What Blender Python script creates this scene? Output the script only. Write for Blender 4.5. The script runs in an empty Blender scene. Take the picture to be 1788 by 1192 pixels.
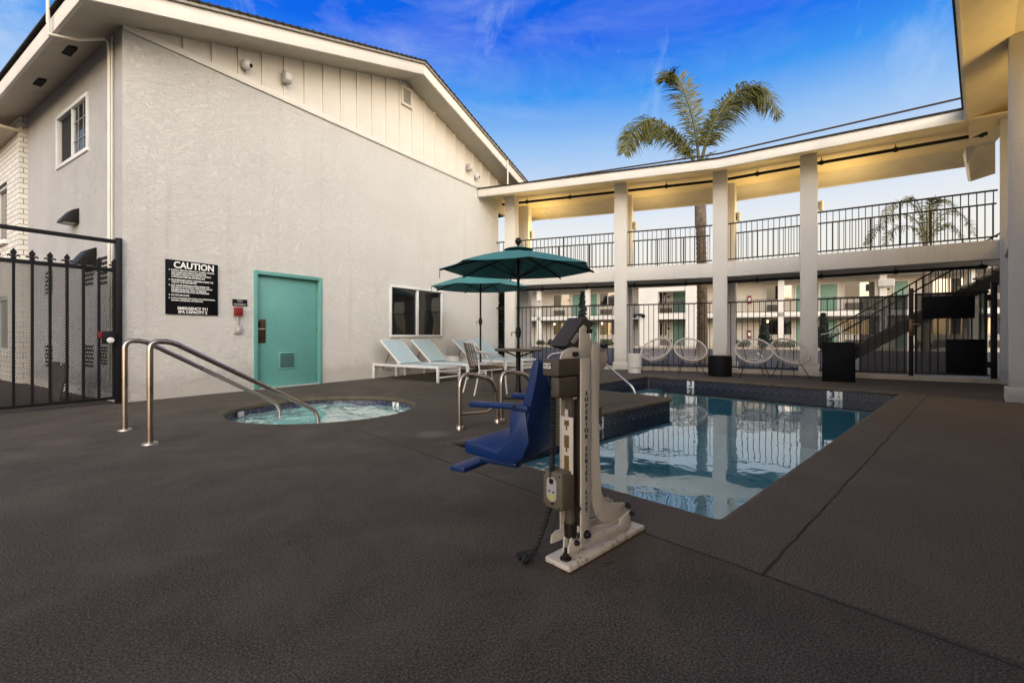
import bpy, bmesh, math, random
from mathutils import Vector, Matrix
random.seed(7)
PI = math.pi
SC = bpy.context.scene
COL = SC.collection
R = math.radians

# ------------------------------------------------------------------ helpers
class MB:
    def __init__(s): s.v = []; s.f = []
    def add(s, vs, fs):
        n = len(s.v); s.v += [tuple(v) for v in vs]; s.f += [[i+n for i in f] for f in fs]; return s
    def box(s, x0, x1, y0, y1, z0, z1):
        v = [(x0,y0,z0),(x1,y0,z0),(x1,y1,z0),(x0,y1,z0),(x0,y0,z1),(x1,y0,z1),(x1,y1,z1),(x0,y1,z1)]
        return s.add(v, [(0,3,2,1),(4,5,6,7),(0,1,5,4),(1,2,6,5),(2,3,7,6),(3,0,4,7)])
    def bar(s, p, q, w, h, up=(0,0,1)):
        p = Vector(p); q = Vector(q); d = (q-p).normalized(); u = Vector(up)
        sd = d.cross(u)
        if sd.length < 1e-4: sd = d.cross(Vector((1,0,0)))
        sd.normalize(); u = sd.cross(d).normalized(); a = sd*w/2; b = u*h/2
        v = [p-a-b,p+a-b,p+a+b,p-a+b,q-a-b,q+a-b,q+a+b,q-a+b]
        return s.add(v, [(0,3,2,1),(4,5,6,7),(0,1,5,4),(1,2,6,5),(2,3,7,6),(3,0,4,7)])
    def tube(s, pts, r, n=10, closed=False):
        pts = [Vector(p) for p in pts]; m = len(pts)
        rr = r if isinstance(r, (list,tuple)) else [r]*m
        T = []
        for i in range(m):
            if closed: t = pts[(i+1)%m]-pts[i-1]
            else: t = pts[min(i+1,m-1)]-pts[max(i-1,0)]
            T.append(t.normalized())
        u = T[0].orthogonal().normalized(); vs = []; fs = []
        for i in range(m):
            u = (u - T[i]*u.dot(T[i]))
            if u.length < 1e-6: u = T[i].orthogonal()
            u.normalize(); w = T[i].cross(u)
            for k in range(n):
                a = 2*PI*k/n
                vs.append(pts[i] + (u*math.cos(a)+w*math.sin(a))*rr[i])
        for i in range(m if closed else m-1):
            j = (i+1)%m
            for k in range(n):
                k2 = (k+1)%n
                fs.append((i*n+k, i*n+k2, j*n+k2, j*n+k))
        if not closed:
            fs.append(tuple(range(n-1,-1,-1))); fs.append(tuple((m-1)*n+k for k in range(n)))
        return s.add(vs, fs)
    def lathe(s, prof, c=(0,0,0), n=24):
        vs = []; fs = []; m = len(prof)
        for (r, z) in prof:
            for k in range(n):
                a = 2*PI*k/n; vs.append((c[0]+max(r,1e-4)*math.cos(a), c[1]+max(r,1e-4)*math.sin(a), c[2]+z))
        for i in range(m-1):
            for k in range(n):
                k2 = (k+1)%n; fs.append((i*n+k,i*n+k2,(i+1)*n+k2,(i+1)*n+k))
        fs.append(tuple(range(n-1,-1,-1))); fs.append(tuple((m-1)*n+k for k in range(n)))
        return s.add(vs, fs)
    def prism(s, poly, d0, d1, fn):
        """poly in (a,b); fn(a,b,d) -> xyz"""
        n = len(poly)
        vs = [fn(a,b,d0) for a,b in poly] + [fn(a,b,d1) for a,b in poly]
        fs = [tuple(range(n-1,-1,-1)), tuple(range(n,2*n))]
        for i in range(n): j = (i+1)%n; fs.append((i,j,n+j,n+i))
        return s.add(vs, fs)
    def sweep(s, section, line):
        """section [(d,z)], line(d) -> list of (x,y)"""
        n = len(section); cols = [line(d) for d,z in section]; m = len(cols[0])
        vs = [(cols[k][i][0], cols[k][i][1], section[k][1]) for i in range(m) for k in range(n)]
        fs = []
        for i in range(m-1):
            for k in range(n):
                k2 = (k+1)%n; fs.append((i*n+k,i*n+k2,(i+1)*n+k2,(i+1)*n+k))
        fs.append(tuple(range(n-1,-1,-1))); fs.append(tuple((m-1)*n+k for k in range(n)))
        return s.add(vs, fs)
    def mesh(s, name, mat, bevel=0, seg=2, sharp=38):
        me = bpy.data.meshes.new(name); bm = bmesh.new()
        vs = [bm.verts.new(v) for v in s.v]
        for f in s.f:
            try: bm.faces.new([vs[i] for i in f])
            except ValueError: pass
        bmesh.ops.recalc_face_normals(bm, faces=bm.faces)
        if bevel:
            bm.normal_update()
            es = [e for e in bm.edges if len(e.link_faces)==2 and e.calc_face_angle(0) > R(30)]
            bmesh.ops.bevel(bm, geom=es, offset=bevel, segments=seg, affect='EDGES', profile=.5, clamp_overlap=True)
        bm.to_mesh(me); bm.free()
        for p in me.polygons: p.use_smooth = True
        me.set_sharp_from_angle(angle=R(sharp))
        if mat: me.materials.append(mat)
        return me
    def build(s, name, mat, parent=None, bevel=0, seg=2, sharp=38, loc=None, rotz=None):
        return link(name, s.mesh(name, mat, bevel, seg, sharp), parent, loc, rotz)

def link(name, me, parent=None, loc=None, rotz=None):
    o = bpy.data.objects.new(name, me); COL.objects.link(o)
    if parent: o.parent = parent
    if loc: o.location = loc
    if rotz is not None: o.rotation_euler = (0,0,rotz)
    return o
def thing(name, label, cat, loc=(0,0,0), rotz=0, group=None):
    o = bpy.data.objects.new(name, None); COL.objects.link(o)
    o.empty_display_size = .1
    o.location = loc; o.rotation_euler = (0,0,rotz); return tag(o, label, cat, group)
def tag(o, label, cat, group=None):
    o['label'] = label; o['category'] = cat
    if group: o['group'] = group
    return o
def structure(o): o['kind'] = 'structure'; return o
def dup(root, loc, rotz, label):
    def cp(o, par):
        c = o.copy(); COL.objects.link(c); c.parent = par
        for ch in list(o.children): cp(ch, c)
        return c
    r = cp(root, None); r.location = loc; r.rotation_euler = (0,0,rotz); r['label'] = label
    return r
def text(body, size, name, mat, parent, loc, rot=(PI/2,0,0), align='CENTER', weight=0, space=1.0, sx=1.0, line=1.0, fit=None):
    cu = bpy.data.curves.new(name, 'FONT'); cu.body = body; cu.size = size; cu.align_x = align; cu.align_y = 'CENTER'
    cu.extrude = .0012; cu.offset = weight; cu.space_character = space; cu.space_line = line; cu.resolution_u = 3
    t = bpy.data.objects.new(name, cu); COL.objects.link(t)
    dg = bpy.context.evaluated_depsgraph_get()
    me = bpy.data.meshes.new_from_object(t.evaluated_get(dg)); bpy.data.objects.remove(t); bpy.data.curves.remove(cu)
    me.materials.clear(); me.materials.append(mat)
    for v in me.vertices: v.co.x *= sx
    if fit:
        xs = [v.co.x for v in me.vertices]; ys = [v.co.y for v in me.vertices]
        kx = fit[0]/(max(xs)-min(xs)) if fit[0] else 1; ky = fit[1]/(max(ys)-min(ys)) if len(fit) > 1 and fit[1] else kx
        x0 = min(xs) if align == 'LEFT' else (max(xs)+min(xs))/2; y0 = (max(ys)+min(ys))/2
        for v in me.vertices: v.co.x = (v.co.x-x0)*kx; v.co.y = (v.co.y-y0)*ky
    o = link(name, me, parent, loc); o.rotation_euler = rot; return o

# ------------------------------------------------------------------ materials
def nt(name):
    m = bpy.data.materials.new(name); m.use_nodes = True
    return m, m.node_tree.nodes, m.node_tree.links, m.node_tree.nodes['Principled BSDF']
def N(ns, t, **k):
    n = ns.new(t)
    for a,b in k.items():
        if a in n.inputs: n.inputs[a].default_value = b
        else: setattr(n, a, b)
    return n
def mathn(ns, ls, op, a, b=None, clamp=False):
    n = ns.new('ShaderNodeMath'); n.operation = op; n.use_clamp = clamp
    for i,x in enumerate((a,b)):
        if x is None: continue
        if isinstance(x,(int,float)): n.inputs[i].default_value = x
        else: ls.new(x, n.inputs[i])
    return n.outputs[0]
def ramp(ns, ls, fac, stops, interp='LINEAR'):
    n = ns.new('ShaderNodeValToRGB'); n.color_ramp.interpolation = interp
    e = n.color_ramp.elements
    while len(e) < len(stops): e.new(.5)
    for i,(p,c) in enumerate(stops):
        e[i].position = p; e[i].color = (c,c,c,1) if isinstance(c,(int,float)) else (*c,1)
    ls.new(fac, n.inputs[0]); return n.outputs[0]
def mixc(ns, ls, fac, a, b, mode='MIX'):
    n = ns.new('ShaderNodeMix'); n.data_type = 'RGBA'; n.blend_type = mode
    for i,x in ((0,fac),(6,a),(7,b)):
        if isinstance(x,(int,float)): n.inputs[i].default_value = x
        elif isinstance(x,tuple): n.inputs[i].default_value = (*x,1)
        else: ls.new(x, n.inputs[i])
    return n.outputs[2]
def M(name, c, rough=.6, metal=0, var=.12, scale=6, bump=0, bscale=60, c2=None, spec=.5, coat=0):
    m, ns, ls, b = nt(name)
    tc = N(ns,'ShaderNodeTexCoord')
    n1 = N(ns,'ShaderNodeTexNoise', Scale=scale, Detail=6.0, Roughness=.6); ls.new(tc.outputs['Object'], n1.inputs['Vector'])
    c2 = c2 or tuple(x*(1-var*2) for x in c)
    f = ramp(ns, ls, n1.outputs['Fac'], [(.3,0),(.75,1)])
    ls.new(mixc(ns, ls, f, c, c2), b.inputs['Base Color'])
    ls.new(ramp(ns, ls, n1.outputs['Fac'], [(.3,max(0,rough-.08)),(.7,min(1,rough+.08))]), b.inputs['Roughness'])
    b.inputs['Metallic'].default_value = metal; b.inputs['Specular IOR Level'].default_value = spec
    b.inputs['Coat Weight'].default_value = coat
    if bump:
        n2 = N(ns,'ShaderNodeTexNoise', Scale=bscale, Detail=4.0); ls.new(tc.outputs['Object'], n2.inputs['Vector'])
        bp = N(ns,'ShaderNodeBump', Strength=bump, Distance=.01); ls.new(n2.outputs['Fac'], bp.inputs['Height']); ls.new(bp.outputs[0], b.inputs['Normal'])
    return m

def stucco_mat(name, c, strength=.8, dirt=.25):
    m, ns, ls, b = nt(name)
    tc = N(ns,'ShaderNodeTexCoord'); mp = N(ns,'ShaderNodeMapping'); mp.inputs['Scale'].default_value = (1,1,1.5); ls.new(tc.outputs['Object'], mp.inputs['Vector'])
    a = N(ns,'ShaderNodeTexNoise', Scale=8.5, Detail=8.0, Roughness=.70, Distortion=2.4); ls.new(mp.outputs[0], a.inputs['Vector'])
    ridge = ramp(ns, ls, a.outputs['Fac'], [(.38,0),(.47,.9),(.5,.35),(.56,.6),(.63,.1),(.8,.5)])
    f = N(ns,'ShaderNodeTexNoise', Scale=30.0, Detail=6.0, Roughness=.7, Distortion=1.2); ls.new(mp.outputs[0], f.inputs['Vector'])
    h = mathn(ns, ls, 'ADD', mathn(ns, ls, 'MULTIPLY', ridge, .32), mathn(ns, ls, 'MULTIPLY', f.outputs['Fac'], .75))
    bp = N(ns,'ShaderNodeBump', Strength=strength, Distance=.055); ls.new(h, bp.inputs['Height']); ls.new(bp.outputs[0], b.inputs['Normal'])
    g = N(ns,'ShaderNodeTexNoise', Scale=.7, Detail=6.0, Roughness=.65); ls.new(tc.outputs['Object'], g.inputs['Vector'])
    base = mixc(ns, ls, ramp(ns, ls, g.outputs['Fac'], [(.35,0),(.7,dirt)]), c, tuple(x*.72 for x in c))
    base = mixc(ns, ls, ramp(ns, ls, f.outputs['Fac'], [(.3,.18),(.46,0)]), base, tuple(x*.6 for x in c))  # low spots of the relief darkened, their shade put into the colour
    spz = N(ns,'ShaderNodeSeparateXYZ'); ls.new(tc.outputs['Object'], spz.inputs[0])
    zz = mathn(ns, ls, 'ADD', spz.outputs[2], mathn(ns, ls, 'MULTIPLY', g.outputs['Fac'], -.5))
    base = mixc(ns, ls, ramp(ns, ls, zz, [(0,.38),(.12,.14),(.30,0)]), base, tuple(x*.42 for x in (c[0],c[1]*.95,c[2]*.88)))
    m3 = N(ns,'ShaderNodeMapping'); m3.inputs['Scale'].default_value = (6,6,.22); ls.new(tc.outputs['Object'], m3.inputs['Vector'])
    rn = N(ns,'ShaderNodeTexNoise', Scale=1.0, Detail=6.0, Roughness=.65); ls.new(m3.outputs[0], rn.inputs['Vector'])
    base = mixc(ns, ls, ramp(ns, ls, rn.outputs['Fac'], [(.54,0),(.66,.12),(.80,.28)]), base, tuple(x*.55 for x in c))
    ls.new(base, b.inputs['Base Color']); b.inputs['Roughness'].default_value = .85; b.inputs['Specular IOR Level'].default_value = .25
    return m

def deck_mat():
    m, ns, ls, b = nt('deck_coating')
    tc = N(ns,'ShaderNodeTexCoord'); O = tc.outputs['Object']
    fine = N(ns,'ShaderNodeTexNoise', Scale=72.0, Detail=6.0, Roughness=.75); ls.new(O, fine.inputs['Vector'])
    mid = N(ns,'ShaderNodeTexNoise', Scale=2.2, Detail=8.0, Roughness=.7); ls.new(O, mid.inputs['Vector'])
    big = N(ns,'ShaderNodeTexNoise', Scale=.35, Detail=4.0, Roughness=.6); ls.new(O, big.inputs['Vector'])
    vor = N(ns,'ShaderNodeTexVoronoi', Scale=120.0); ls.new(O, vor.inputs['Vector'])
    c = mixc(ns, ls, ramp(ns, ls, mid.outputs['Fac'], [(.36,0),(.64,1)]), (.066,.0545,.045), (.134,.112,.091))
    c = mixc(ns, ls, ramp(ns, ls, fine.outputs['Fac'], [(.38,.35),(.55,0)]), c, (.024,.019,.016))
    c = mixc(ns, ls, ramp(ns, ls, fine.outputs['Fac'], [(.58,0),(.72,.25)]), c, (.19,.16,.13))
    c = mixc(ns, ls, ramp(ns, ls, big.outputs['Fac'], [(.40,0),(.62,.6)]), c, (.056,.043,.035))
    sp = N(ns,'ShaderNodeSeparateXYZ'); ls.new(O, sp.inputs[0])
    wob = N(ns,'ShaderNodeTexNoise', Scale=3.0, Detail=4.0); ls.new(O, wob.inputs['Vector'])
    w = mathn(ns, ls, 'MULTIPLY', mathn(ns, ls, 'SUBTRACT', wob.outputs['Fac'], .5), .035)
    px = mathn(ns, ls, 'ADD', sp.outputs[0], w); qy = mathn(ns, ls, 'ADD', sp.outputs[1], w)
    slab = mathn(ns, ls, 'MULTIPLY', ramp(ns, ls, mathn(ns, ls, 'MULTIPLY', mathn(ns, ls, 'ADD', qy, 1.0), .3), [(.38,1),(.80,0)]), mathn(ns, ls, 'GREATER_THAN', px, -.405))
    c = mixc(ns, ls, mathn(ns, ls, 'MULTIPLY', slab, .30), c, (.180,.152,.120))
    sp2 = N(ns,'ShaderNodeTexNoise', Scale=130.0, Detail=3.0, Roughness=.8); ls.new(O, sp2.inputs['Vector'])
    c = mixc(ns, ls, ramp(ns, ls, sp2.outputs['Fac'], [(.40,.85),(.50,0)]), c, (.018,.015,.012))
    c = mixc(ns, ls, ramp(ns, ls, sp2.outputs['Fac'], [(.54,0),(.68,.55)]), c, (.26,.225,.19))
    st = N(ns,'ShaderNodeTexNoise', Scale=1.1, Detail=7.0, Roughness=.75, Distortion=.8); ls.new(O, st.inputs['Vector'])
    c = mixc(ns, ls, ramp(ns, ls, st.outputs['Fac'], [(.50,0),(.62,.25),(.76,.42)]), c, (.135,.112,.092))
    sv = N(ns,'ShaderNodeTexVoronoi', Scale=1.3); ls.new(O, sv.inputs['Vector'])
    c = mixc(ns, ls, ramp(ns, ls, sv.outputs['Distance'], [(.015,.35),(.03,.2),(.05,0)]), c, (.034,.028,.024))
    pv = N(ns,'ShaderNodeVectorMath', operation='DISTANCE'); ls.new(O, pv.inputs[0]); pv.inputs[1].default_value = (.13,2.72,0)
    pd = mathn(ns, ls, 'ADD', pv.outputs['Value'], mathn(ns, ls, 'MULTIPLY', st.outputs['Fac'], .2))
    c = mixc(ns, ls, ramp(ns, ls, pd, [(.18,.4),(.30,0)]), c, (.22,.19,.16))
    # saw-cut joints along the pool frame (part of the slab)
    def line(coord, at, wd):
        d = mathn(ns, ls, 'ABSOLUTE', mathn(ns, ls, 'SUBTRACT', coord, at)); return mathn(ns, ls, 'LESS_THAN', d, wd)
    def both(a, b2): return mathn(ns, ls, 'MULTIPLY', a, b2)
    l1 = both(line(qy, -.31, .0062), mathn(ns, ls, 'GREATER_THAN', px, -.42))
    l1 = both(l1, mathn(ns, ls, 'LESS_THAN', px, 7.7))
    tilt = mathn(ns, ls, 'ADD', px, mathn(ns, ls, 'MULTIPLY', qy, -.035))
    l2 = both(line(tilt, -.405, .006), mathn(ns, ls, 'LESS_THAN', qy, 3.4))
    l3 = both(line(qy, 3.9, .004), both(mathn(ns, ls, 'LESS_THAN', px, -.4), mathn(ns, ls, 'GREATER_THAN', px, -9)))
    j = mathn(ns, ls, 'MAXIMUM', mathn(ns, ls, 'MAXIMUM', l1, l2), l3)
    c = mixc(ns, ls, mathn(ns, ls, 'MULTIPLY', j, mathn(ns, ls, 'MULTIPLY', st.outputs['Fac'], 1.55)), c, (.018,.013,.012))
    ls.new(c, b.inputs['Base Color'])
    h = mathn(ns, ls, 'ADD', mathn(ns, ls, 'MULTIPLY', fine.outputs['Fac'], .6), mathn(ns, ls, 'MULTIPLY', vor.outputs['Distance'], .3))
    h = mathn(ns, ls, 'SUBTRACT', h, mathn(ns, ls, 'MULTIPLY', j, .9))
    bp = N(ns,'ShaderNodeBump', Strength=.28, Distance=.008); ls.new(h, bp.inputs['Height']); ls.new(bp.outputs[0], b.inputs['Normal'])
    ls.new(ramp(ns, ls, mid.outputs['Fac'], [(.35,.75),(.7,.95)]), b.inputs['Roughness']); b.inputs['Specular IOR Level'].default_value = .18
    return m

def tile_mat():
    m, ns, ls, b = nt('waterline_tile')
    tc = N(ns,'ShaderNodeTexCoord'); sp = N(ns,'ShaderNodeSeparateXYZ'); ls.new(tc.outputs['Object'], sp.inputs[0])
    u = mathn(ns, ls, 'ADD', sp.outputs[0], sp.outputs[1])
    fu = mathn(ns, ls, 'SUBTRACT', mathn(ns, ls, 'FRACT', mathn(ns, ls, 'MULTIPLY', u, 1/.15)), .5)
    fv = mathn(ns, ls, 'MULTIPLY', mathn(ns, ls, 'ADD', sp.outputs[2], .130), 1/.15)
    d = mathn(ns, ls, 'SQRT', mathn(ns, ls, 'ADD', mathn(ns, ls, 'POWER', mathn(ns, ls, 'ABSOLUTE', fu), 2), mathn(ns, ls, 'POWER', mathn(ns, ls, 'ABSOLUTE', fv), 2)))
    ring = ramp(ns, ls, d, [(.0,.7),(.10,.7),(.13,0),(.30,0),(.34,1),(.40,1),(.44,0)])
    n = N(ns,'ShaderNodeTexNoise', Scale=30.0); ls.new(tc.outputs['Object'], n.inputs['Vector'])
    c = mixc(ns, ls, n.outputs['Fac'], (.013,.017,.042), (.026,.028,.05))
    ring = mathn(ns, ls, 'MULTIPLY', ring, mathn(ns, ls, 'GREATER_THAN', sp.outputs[2], -.205))
    c = mixc(ns, ls, mathn(ns, ls, 'MULTIPLY', ring, .55), c, (.115,.112,.12))
    top = mathn(ns, ls, 'GREATER_THAN', sp.outputs[2], -.072)
    c = mixc(ns, ls, mathn(ns, ls, 'MULTIPLY', top, .7), c, (.07,.075,.085))
    ls.new(c, b.inputs['Base Color']); b.inputs['Roughness'].default_value = .15
    return m
def mosaic_mat():
    m, ns, ls, b = nt('spa_mosaic')
    tc = N(ns,'ShaderNodeTexCoord'); v = N(ns,'ShaderNodeTexVoronoi', Scale=34.0); ls.new(tc.outputs['Object'], v.inputs['Vector'])
    sp = N(ns,'ShaderNodeSeparateColor'); ls.new(v.outputs['Color'], sp.inputs[0])
    c = ramp(ns, ls, sp.outputs[0], [(0,(.02,.022,.06)),(.4,(.05,.05,.10)),(.7,(.10,.10,.14)),(1,(.03,.03,.06))])
    ls.new(c, b.inputs['Base Color']); b.inputs['Roughness'].default_value = .2
    return m

def water_mat(name, tint, foam=0, bumpk=.25, bs=3.0):
    m, ns, ls, b = nt(name); ns.remove(b); out = ns['Material Output']
    tc = N(ns,'ShaderNodeTexCoord')
    n = N(ns,'ShaderNodeTexNoise', Scale=bs, Detail=3.0, Roughness=.5, Distortion=.4); ls.new(tc.outputs['Object'], n.inputs['Vector'])
    n2 = N(ns,'ShaderNodeTexNoise', Scale=bs*.3, Detail=1.0); ls.new(tc.outputs['Object'], n2.inputs['Vector'])
    h = mathn(ns, ls, 'ADD', n.outputs['Fac'], mathn(ns, ls, 'MULTIPLY', n2.outputs['Fac'], 2.0))
    bp = N(ns,'ShaderNodeBump', Strength=bumpk, Distance=.02); ls.new(h, bp.inputs['Height'])
    gl = N(ns,'ShaderNodeBsdfGlossy', Roughness=.015); gl.inputs['Color'].default_value = (.93,.97,1,1); ls.new(bp.outputs[0], gl.inputs['Normal'])
    tr = N(ns,'ShaderNodeBsdfTransparent'); tr.inputs['Color'].default_value = (*tint,1)
    fr = N(ns,'ShaderNodeFresnel', IOR=2.0); ls.new(bp.outputs[0], fr.inputs['Normal'])
    mx = N(ns,'ShaderNodeMixShader'); ls.new(fr.outputs[0], mx.inputs[0]); ls.new(tr.outputs[0], mx.inputs[1]); ls.new(gl.outputs[0], mx.inputs[2])
    last = mx.outputs[0]
    if foam:
        mp = N(ns,'ShaderNodeMapping'); mp.inputs['Rotation'].default_value = (0,0,.5); mp.inputs['Scale'].default_value = (1.0,2.6,1); ls.new(tc.outputs['Object'], mp.inputs['Vector'])
        f = N(ns,'ShaderNodeTexNoise', Scale=2.6, Detail=6.0, Roughness=.62, Distortion=1.4); ls.new(mp.outputs[0], f.inputs['Vector'])
        df = N(ns,'ShaderNodeBsdfDiffuse'); df.inputs['Color'].default_value = (.30,.50,.48,1)
        mf = N(ns,'ShaderNodeMixShader'); ls.new(ramp(ns, ls, f.outputs['Fac'], [(.46,.35),(.55,.45),(.60,.95),(.64,.5),(.72,.95)]), mf.inputs[0])
        ls.new(last, mf.inputs[1]); ls.new(df.outputs[0], mf.inputs[2]); last = mf.outputs[0]
    ls.new(last, out.inputs['Surface']); return m

def brick_mat(name, c, mortar, bw, bh, bump=.6):
    m, ns, ls, b = nt(name)
    tc = N(ns,'ShaderNodeTexCoord'); sp = N(ns,'ShaderNodeSeparateXYZ'); ls.new(tc.outputs['Object'], sp.inputs[0])
    cb = N(ns,'ShaderNodeCombineXYZ'); ls.new(mathn(ns, ls, 'ADD', sp.outputs[0], sp.outputs[1]), cb.inputs[0]); ls.new(sp.outputs[2], cb.inputs[1])
    bt = N(ns,'ShaderNodeTexBrick', Scale=1.0); ls.new(cb.outputs[0], bt.inputs['Vector'])
    bt.inputs['Brick Width'].default_value = bw; bt.inputs['Row Height'].default_value = bh; bt.inputs['Mortar Size'].default_value = .008
    bt.inputs['Color1'].default_value = (*c,1); bt.inputs['Color2'].default_value = (*[x*.88 for x in c],1); bt.inputs['Mortar'].default_value = (*mortar,1)
    ls.new(bt.outputs['Color'], b.inputs['Base Color'])
    bp = N(ns,'ShaderNodeBump', Strength=bump, Distance=.015); bp.invert = True; ls.new(bt.outputs['Fac'], bp.inputs['Height']); ls.new(bp.outputs[0], b.inputs['Normal'])
    b.inputs['Roughness'].default_value = .8; return m

def mesh_screen_mat(th=.375):
    m, ns, ls, b = nt('expanded_metal'); out = ns['Material Output']
    tc = N(ns,'ShaderNodeTexCoord'); sp = N(ns,'ShaderNodeSeparateXYZ'); ls.new(tc.outputs['Object'], sp.inputs[0])
    a = mathn(ns, ls, 'MULTIPLY', sp.outputs[0], 1/.024); c = mathn(ns, ls, 'MULTIPLY', sp.outputs[2], 1/.034)
    u = mathn(ns, ls, 'ABSOLUTE', mathn(ns, ls, 'SUBTRACT', mathn(ns, ls, 'FRACT', mathn(ns, ls, 'ADD', a, c)), .5))
    v = mathn(ns, ls, 'ABSOLUTE', mathn(ns, ls, 'SUBTRACT', mathn(ns, ls, 'FRACT', mathn(ns, ls, 'SUBTRACT', a, c)), .5))
    op = mathn(ns, ls, 'GREATER_THAN', mathn(ns, ls, 'MAXIMUM', u, v), th)
    b.inputs['Base Color'].default_value = (.012,.012,.013,1); b.inputs['Roughness'].default_value = .5
    tr = N(ns,'ShaderNodeBsdfTransparent'); mx = N(ns,'ShaderNodeMixShader')
    ls.new(op, mx.inputs[0]); ls.new(tr.outputs[0], mx.inputs[1]); ls.new(b.outputs[0], mx.inputs[2]); ls.new(mx.outputs[0], out.inputs['Surface'])
    return m
def glass_mat(name, c, rough=.03, ior=1.6):
    m, ns, ls, b = nt(name)
    tc = N(ns,'ShaderNodeTexCoord'); n = N(ns,'ShaderNodeTexNoise', Scale=1.2, Detail=2.0); ls.new(tc.outputs['Object'], n.inputs['Vector'])
    ls.new(mixc(ns, ls, n.outputs['Fac'], c, tuple(x*.5 for x in c)), b.inputs['Base Color'])
    bp = N(ns,'ShaderNodeBump', Strength=.08, Distance=.05); ls.new(n.outputs['Fac'], bp.inputs['Height']); ls.new(bp.outputs[0], b.inputs['Normal'])
    b.inputs['Roughness'].default_value = rough; b.inputs['IOR'].default_value = ior; return m
def clear_glass():
    m, ns, ls, b = nt('clear_pane'); out = ns['Material Output']; ns.remove(b)
    tr = N(ns,'ShaderNodeBsdfTransparent'); tr.inputs['Color'].default_value = (.85,.9,.88,1)
    gl = N(ns,'ShaderNodeBsdfGlossy', Roughness=.02); fr = N(ns,'ShaderNodeFresnel', IOR=1.5); mx = N(ns,'ShaderNodeMixShader')
    tc = N(ns,'ShaderNodeTexCoord'); n = N(ns,'ShaderNodeTexNoise', Scale=1.0); ls.new(tc.outputs['Object'], n.inputs['Vector'])
    bp = N(ns,'ShaderNodeBump', Strength=.05); ls.new(n.outputs['Fac'], bp.inputs['Height']); ls.new(bp.outputs[0], gl.inputs['Normal'])
    ls.new(fr.outputs[0], mx.inputs[0]); ls.new(tr.outputs[0], mx.inputs[1]); ls.new(gl.outputs[0], mx.inputs[2]); ls.new(mx.outputs[0], out.inputs['Surface']); return m
def rusty_white():
    m, ns, ls, b = nt('lift_white')
    tc = N(ns,'ShaderNodeTexCoord'); O = tc.outputs['Object']; sp = N(ns,'ShaderNodeSeparateXYZ'); ls.new(O, sp.inputs[0])
    n = N(ns,'ShaderNodeTexNoise', Scale=22.0, Detail=6.0, Roughness=.7); ls.new(O, n.inputs['Vector'])
    low = ramp(ns, ls, sp.outputs[2], [(0,.14),(.10,.08),(.3,.0)])
    k = mathn(ns, ls, 'ADD', n.outputs['Fac'], low)
    f = ramp(ns, ls, k, [(.66,0),(.80,1)])
    n3 = N(ns,'ShaderNodeTexNoise', Scale=3.0, Detail=5.0); ls.new(O, n3.inputs['Vector'])
    base = mixc(ns, ls, n3.outputs['Fac'], (.70,.64,.55), (.55,.49,.41))
    ls.new(mixc(ns, ls, f, base, (.17,.085,.03)), b.inputs['Base Color']); b.inputs['Roughness'].default_value = .45
    return m
def emit(name, c, s):
    m, ns, ls, b = nt(name); b.inputs['Emission Color'].default_value = (*c,1); b.inputs['Emission Strength'].default_value = s; b.inputs['Base Color'].default_value = (*c,1); return m

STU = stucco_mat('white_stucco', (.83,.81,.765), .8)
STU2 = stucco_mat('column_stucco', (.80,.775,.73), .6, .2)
CREAM = M('cream_paint', (.69,.655,.585), .6, var=.05, scale=2, bump=.1, bscale=20)
TRIM = M('trim_paint', (.70,.67,.61), .55, var=.06, scale=2, bump=.08, bscale=15)
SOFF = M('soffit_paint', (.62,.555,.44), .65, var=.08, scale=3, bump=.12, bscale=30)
SOFFY = M('lamplit_soffit', (.80,.67,.42), .65, var=.06, scale=3, bump=.12, bscale=30)  # soffit paint with the yellow of the lamplight put into its colour
ROOF = M('dark_shingle', (.03,.026,.025), .9, var=.3, scale=12, bump=.6, bscale=25)
DECK = deck_mat(); TILE = tile_mat(); MOS = mosaic_mat()
PLAST = M('pool_plaster', (.50,.88,.98), .6, var=.1, scale=1.5)
SPAPL = M('spa_plaster', (.30,.52,.48), .6, var=.1, scale=2)
COPE = M('coping_concrete', (.125,.100,.078), .85, var=.22, scale=6, bump=.5, bscale=120)
WATER = water_mat('pool_water', (.78,.97,1.0), bumpk=.15, bs=2.6)
SPAW = water_mat('spa_water', (.45,.80,.72), foam=1, bumpk=.5, bs=6)
STEEL = M('brushed_steel', (.46,.40,.35), .30, 1, var=.04, scale=3)
BLACK = M('black_metal', (.009,.008,.008), .5, .0, var=.2, scale=9, spec=.25)
BRONZE = M('bronze_railing', (.030,.022,.017), .5, .2, var=.2)
IRON = M('black_iron', (.008,.008,.009), .5, 0, var=.2, spec=.25)
TEAL = M('teal_paint', (.115,.325,.295), .45, var=.06, scale=3, bump=.05, bscale=30)
TEALF = M('teal_paint_faded', (.15,.29,.23), .5, var=.06)
GLASS = glass_mat('dark_glass', (.012,.012,.013))
GLASSF = glass_mat('reflecting_glass', (.03,.024,.015), .05, 3.4)
CLEAR = clear_glass()
WHITE = M('white_aluminium', (.68,.69,.69), .4, var=.04)
PLASW = M('white_plastic', (.62,.60,.57), .5, var=.08)
GREYP = M('grey_plastic', (.42,.41,.40), .5, var=.1)
SIGNB = M('sign_black', (.004,.004,.005), .6, var=.1, spec=.12)
LETTER = M('letter_white', (.80,.80,.78), .5, var=.02)
LETTERK = M('letter_navy', (.02,.02,.05), .5, var=.02)
RED = M('red_paint', (.20,.008,.012), .4, var=.1)
BRASS = M('lock_bronze', (.12,.08,.045), .35, .7, var=.2)
SLING = M('sling_fabric', (.36,.46,.50), .8, var=.06, bump=.25, bscale=220)
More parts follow.
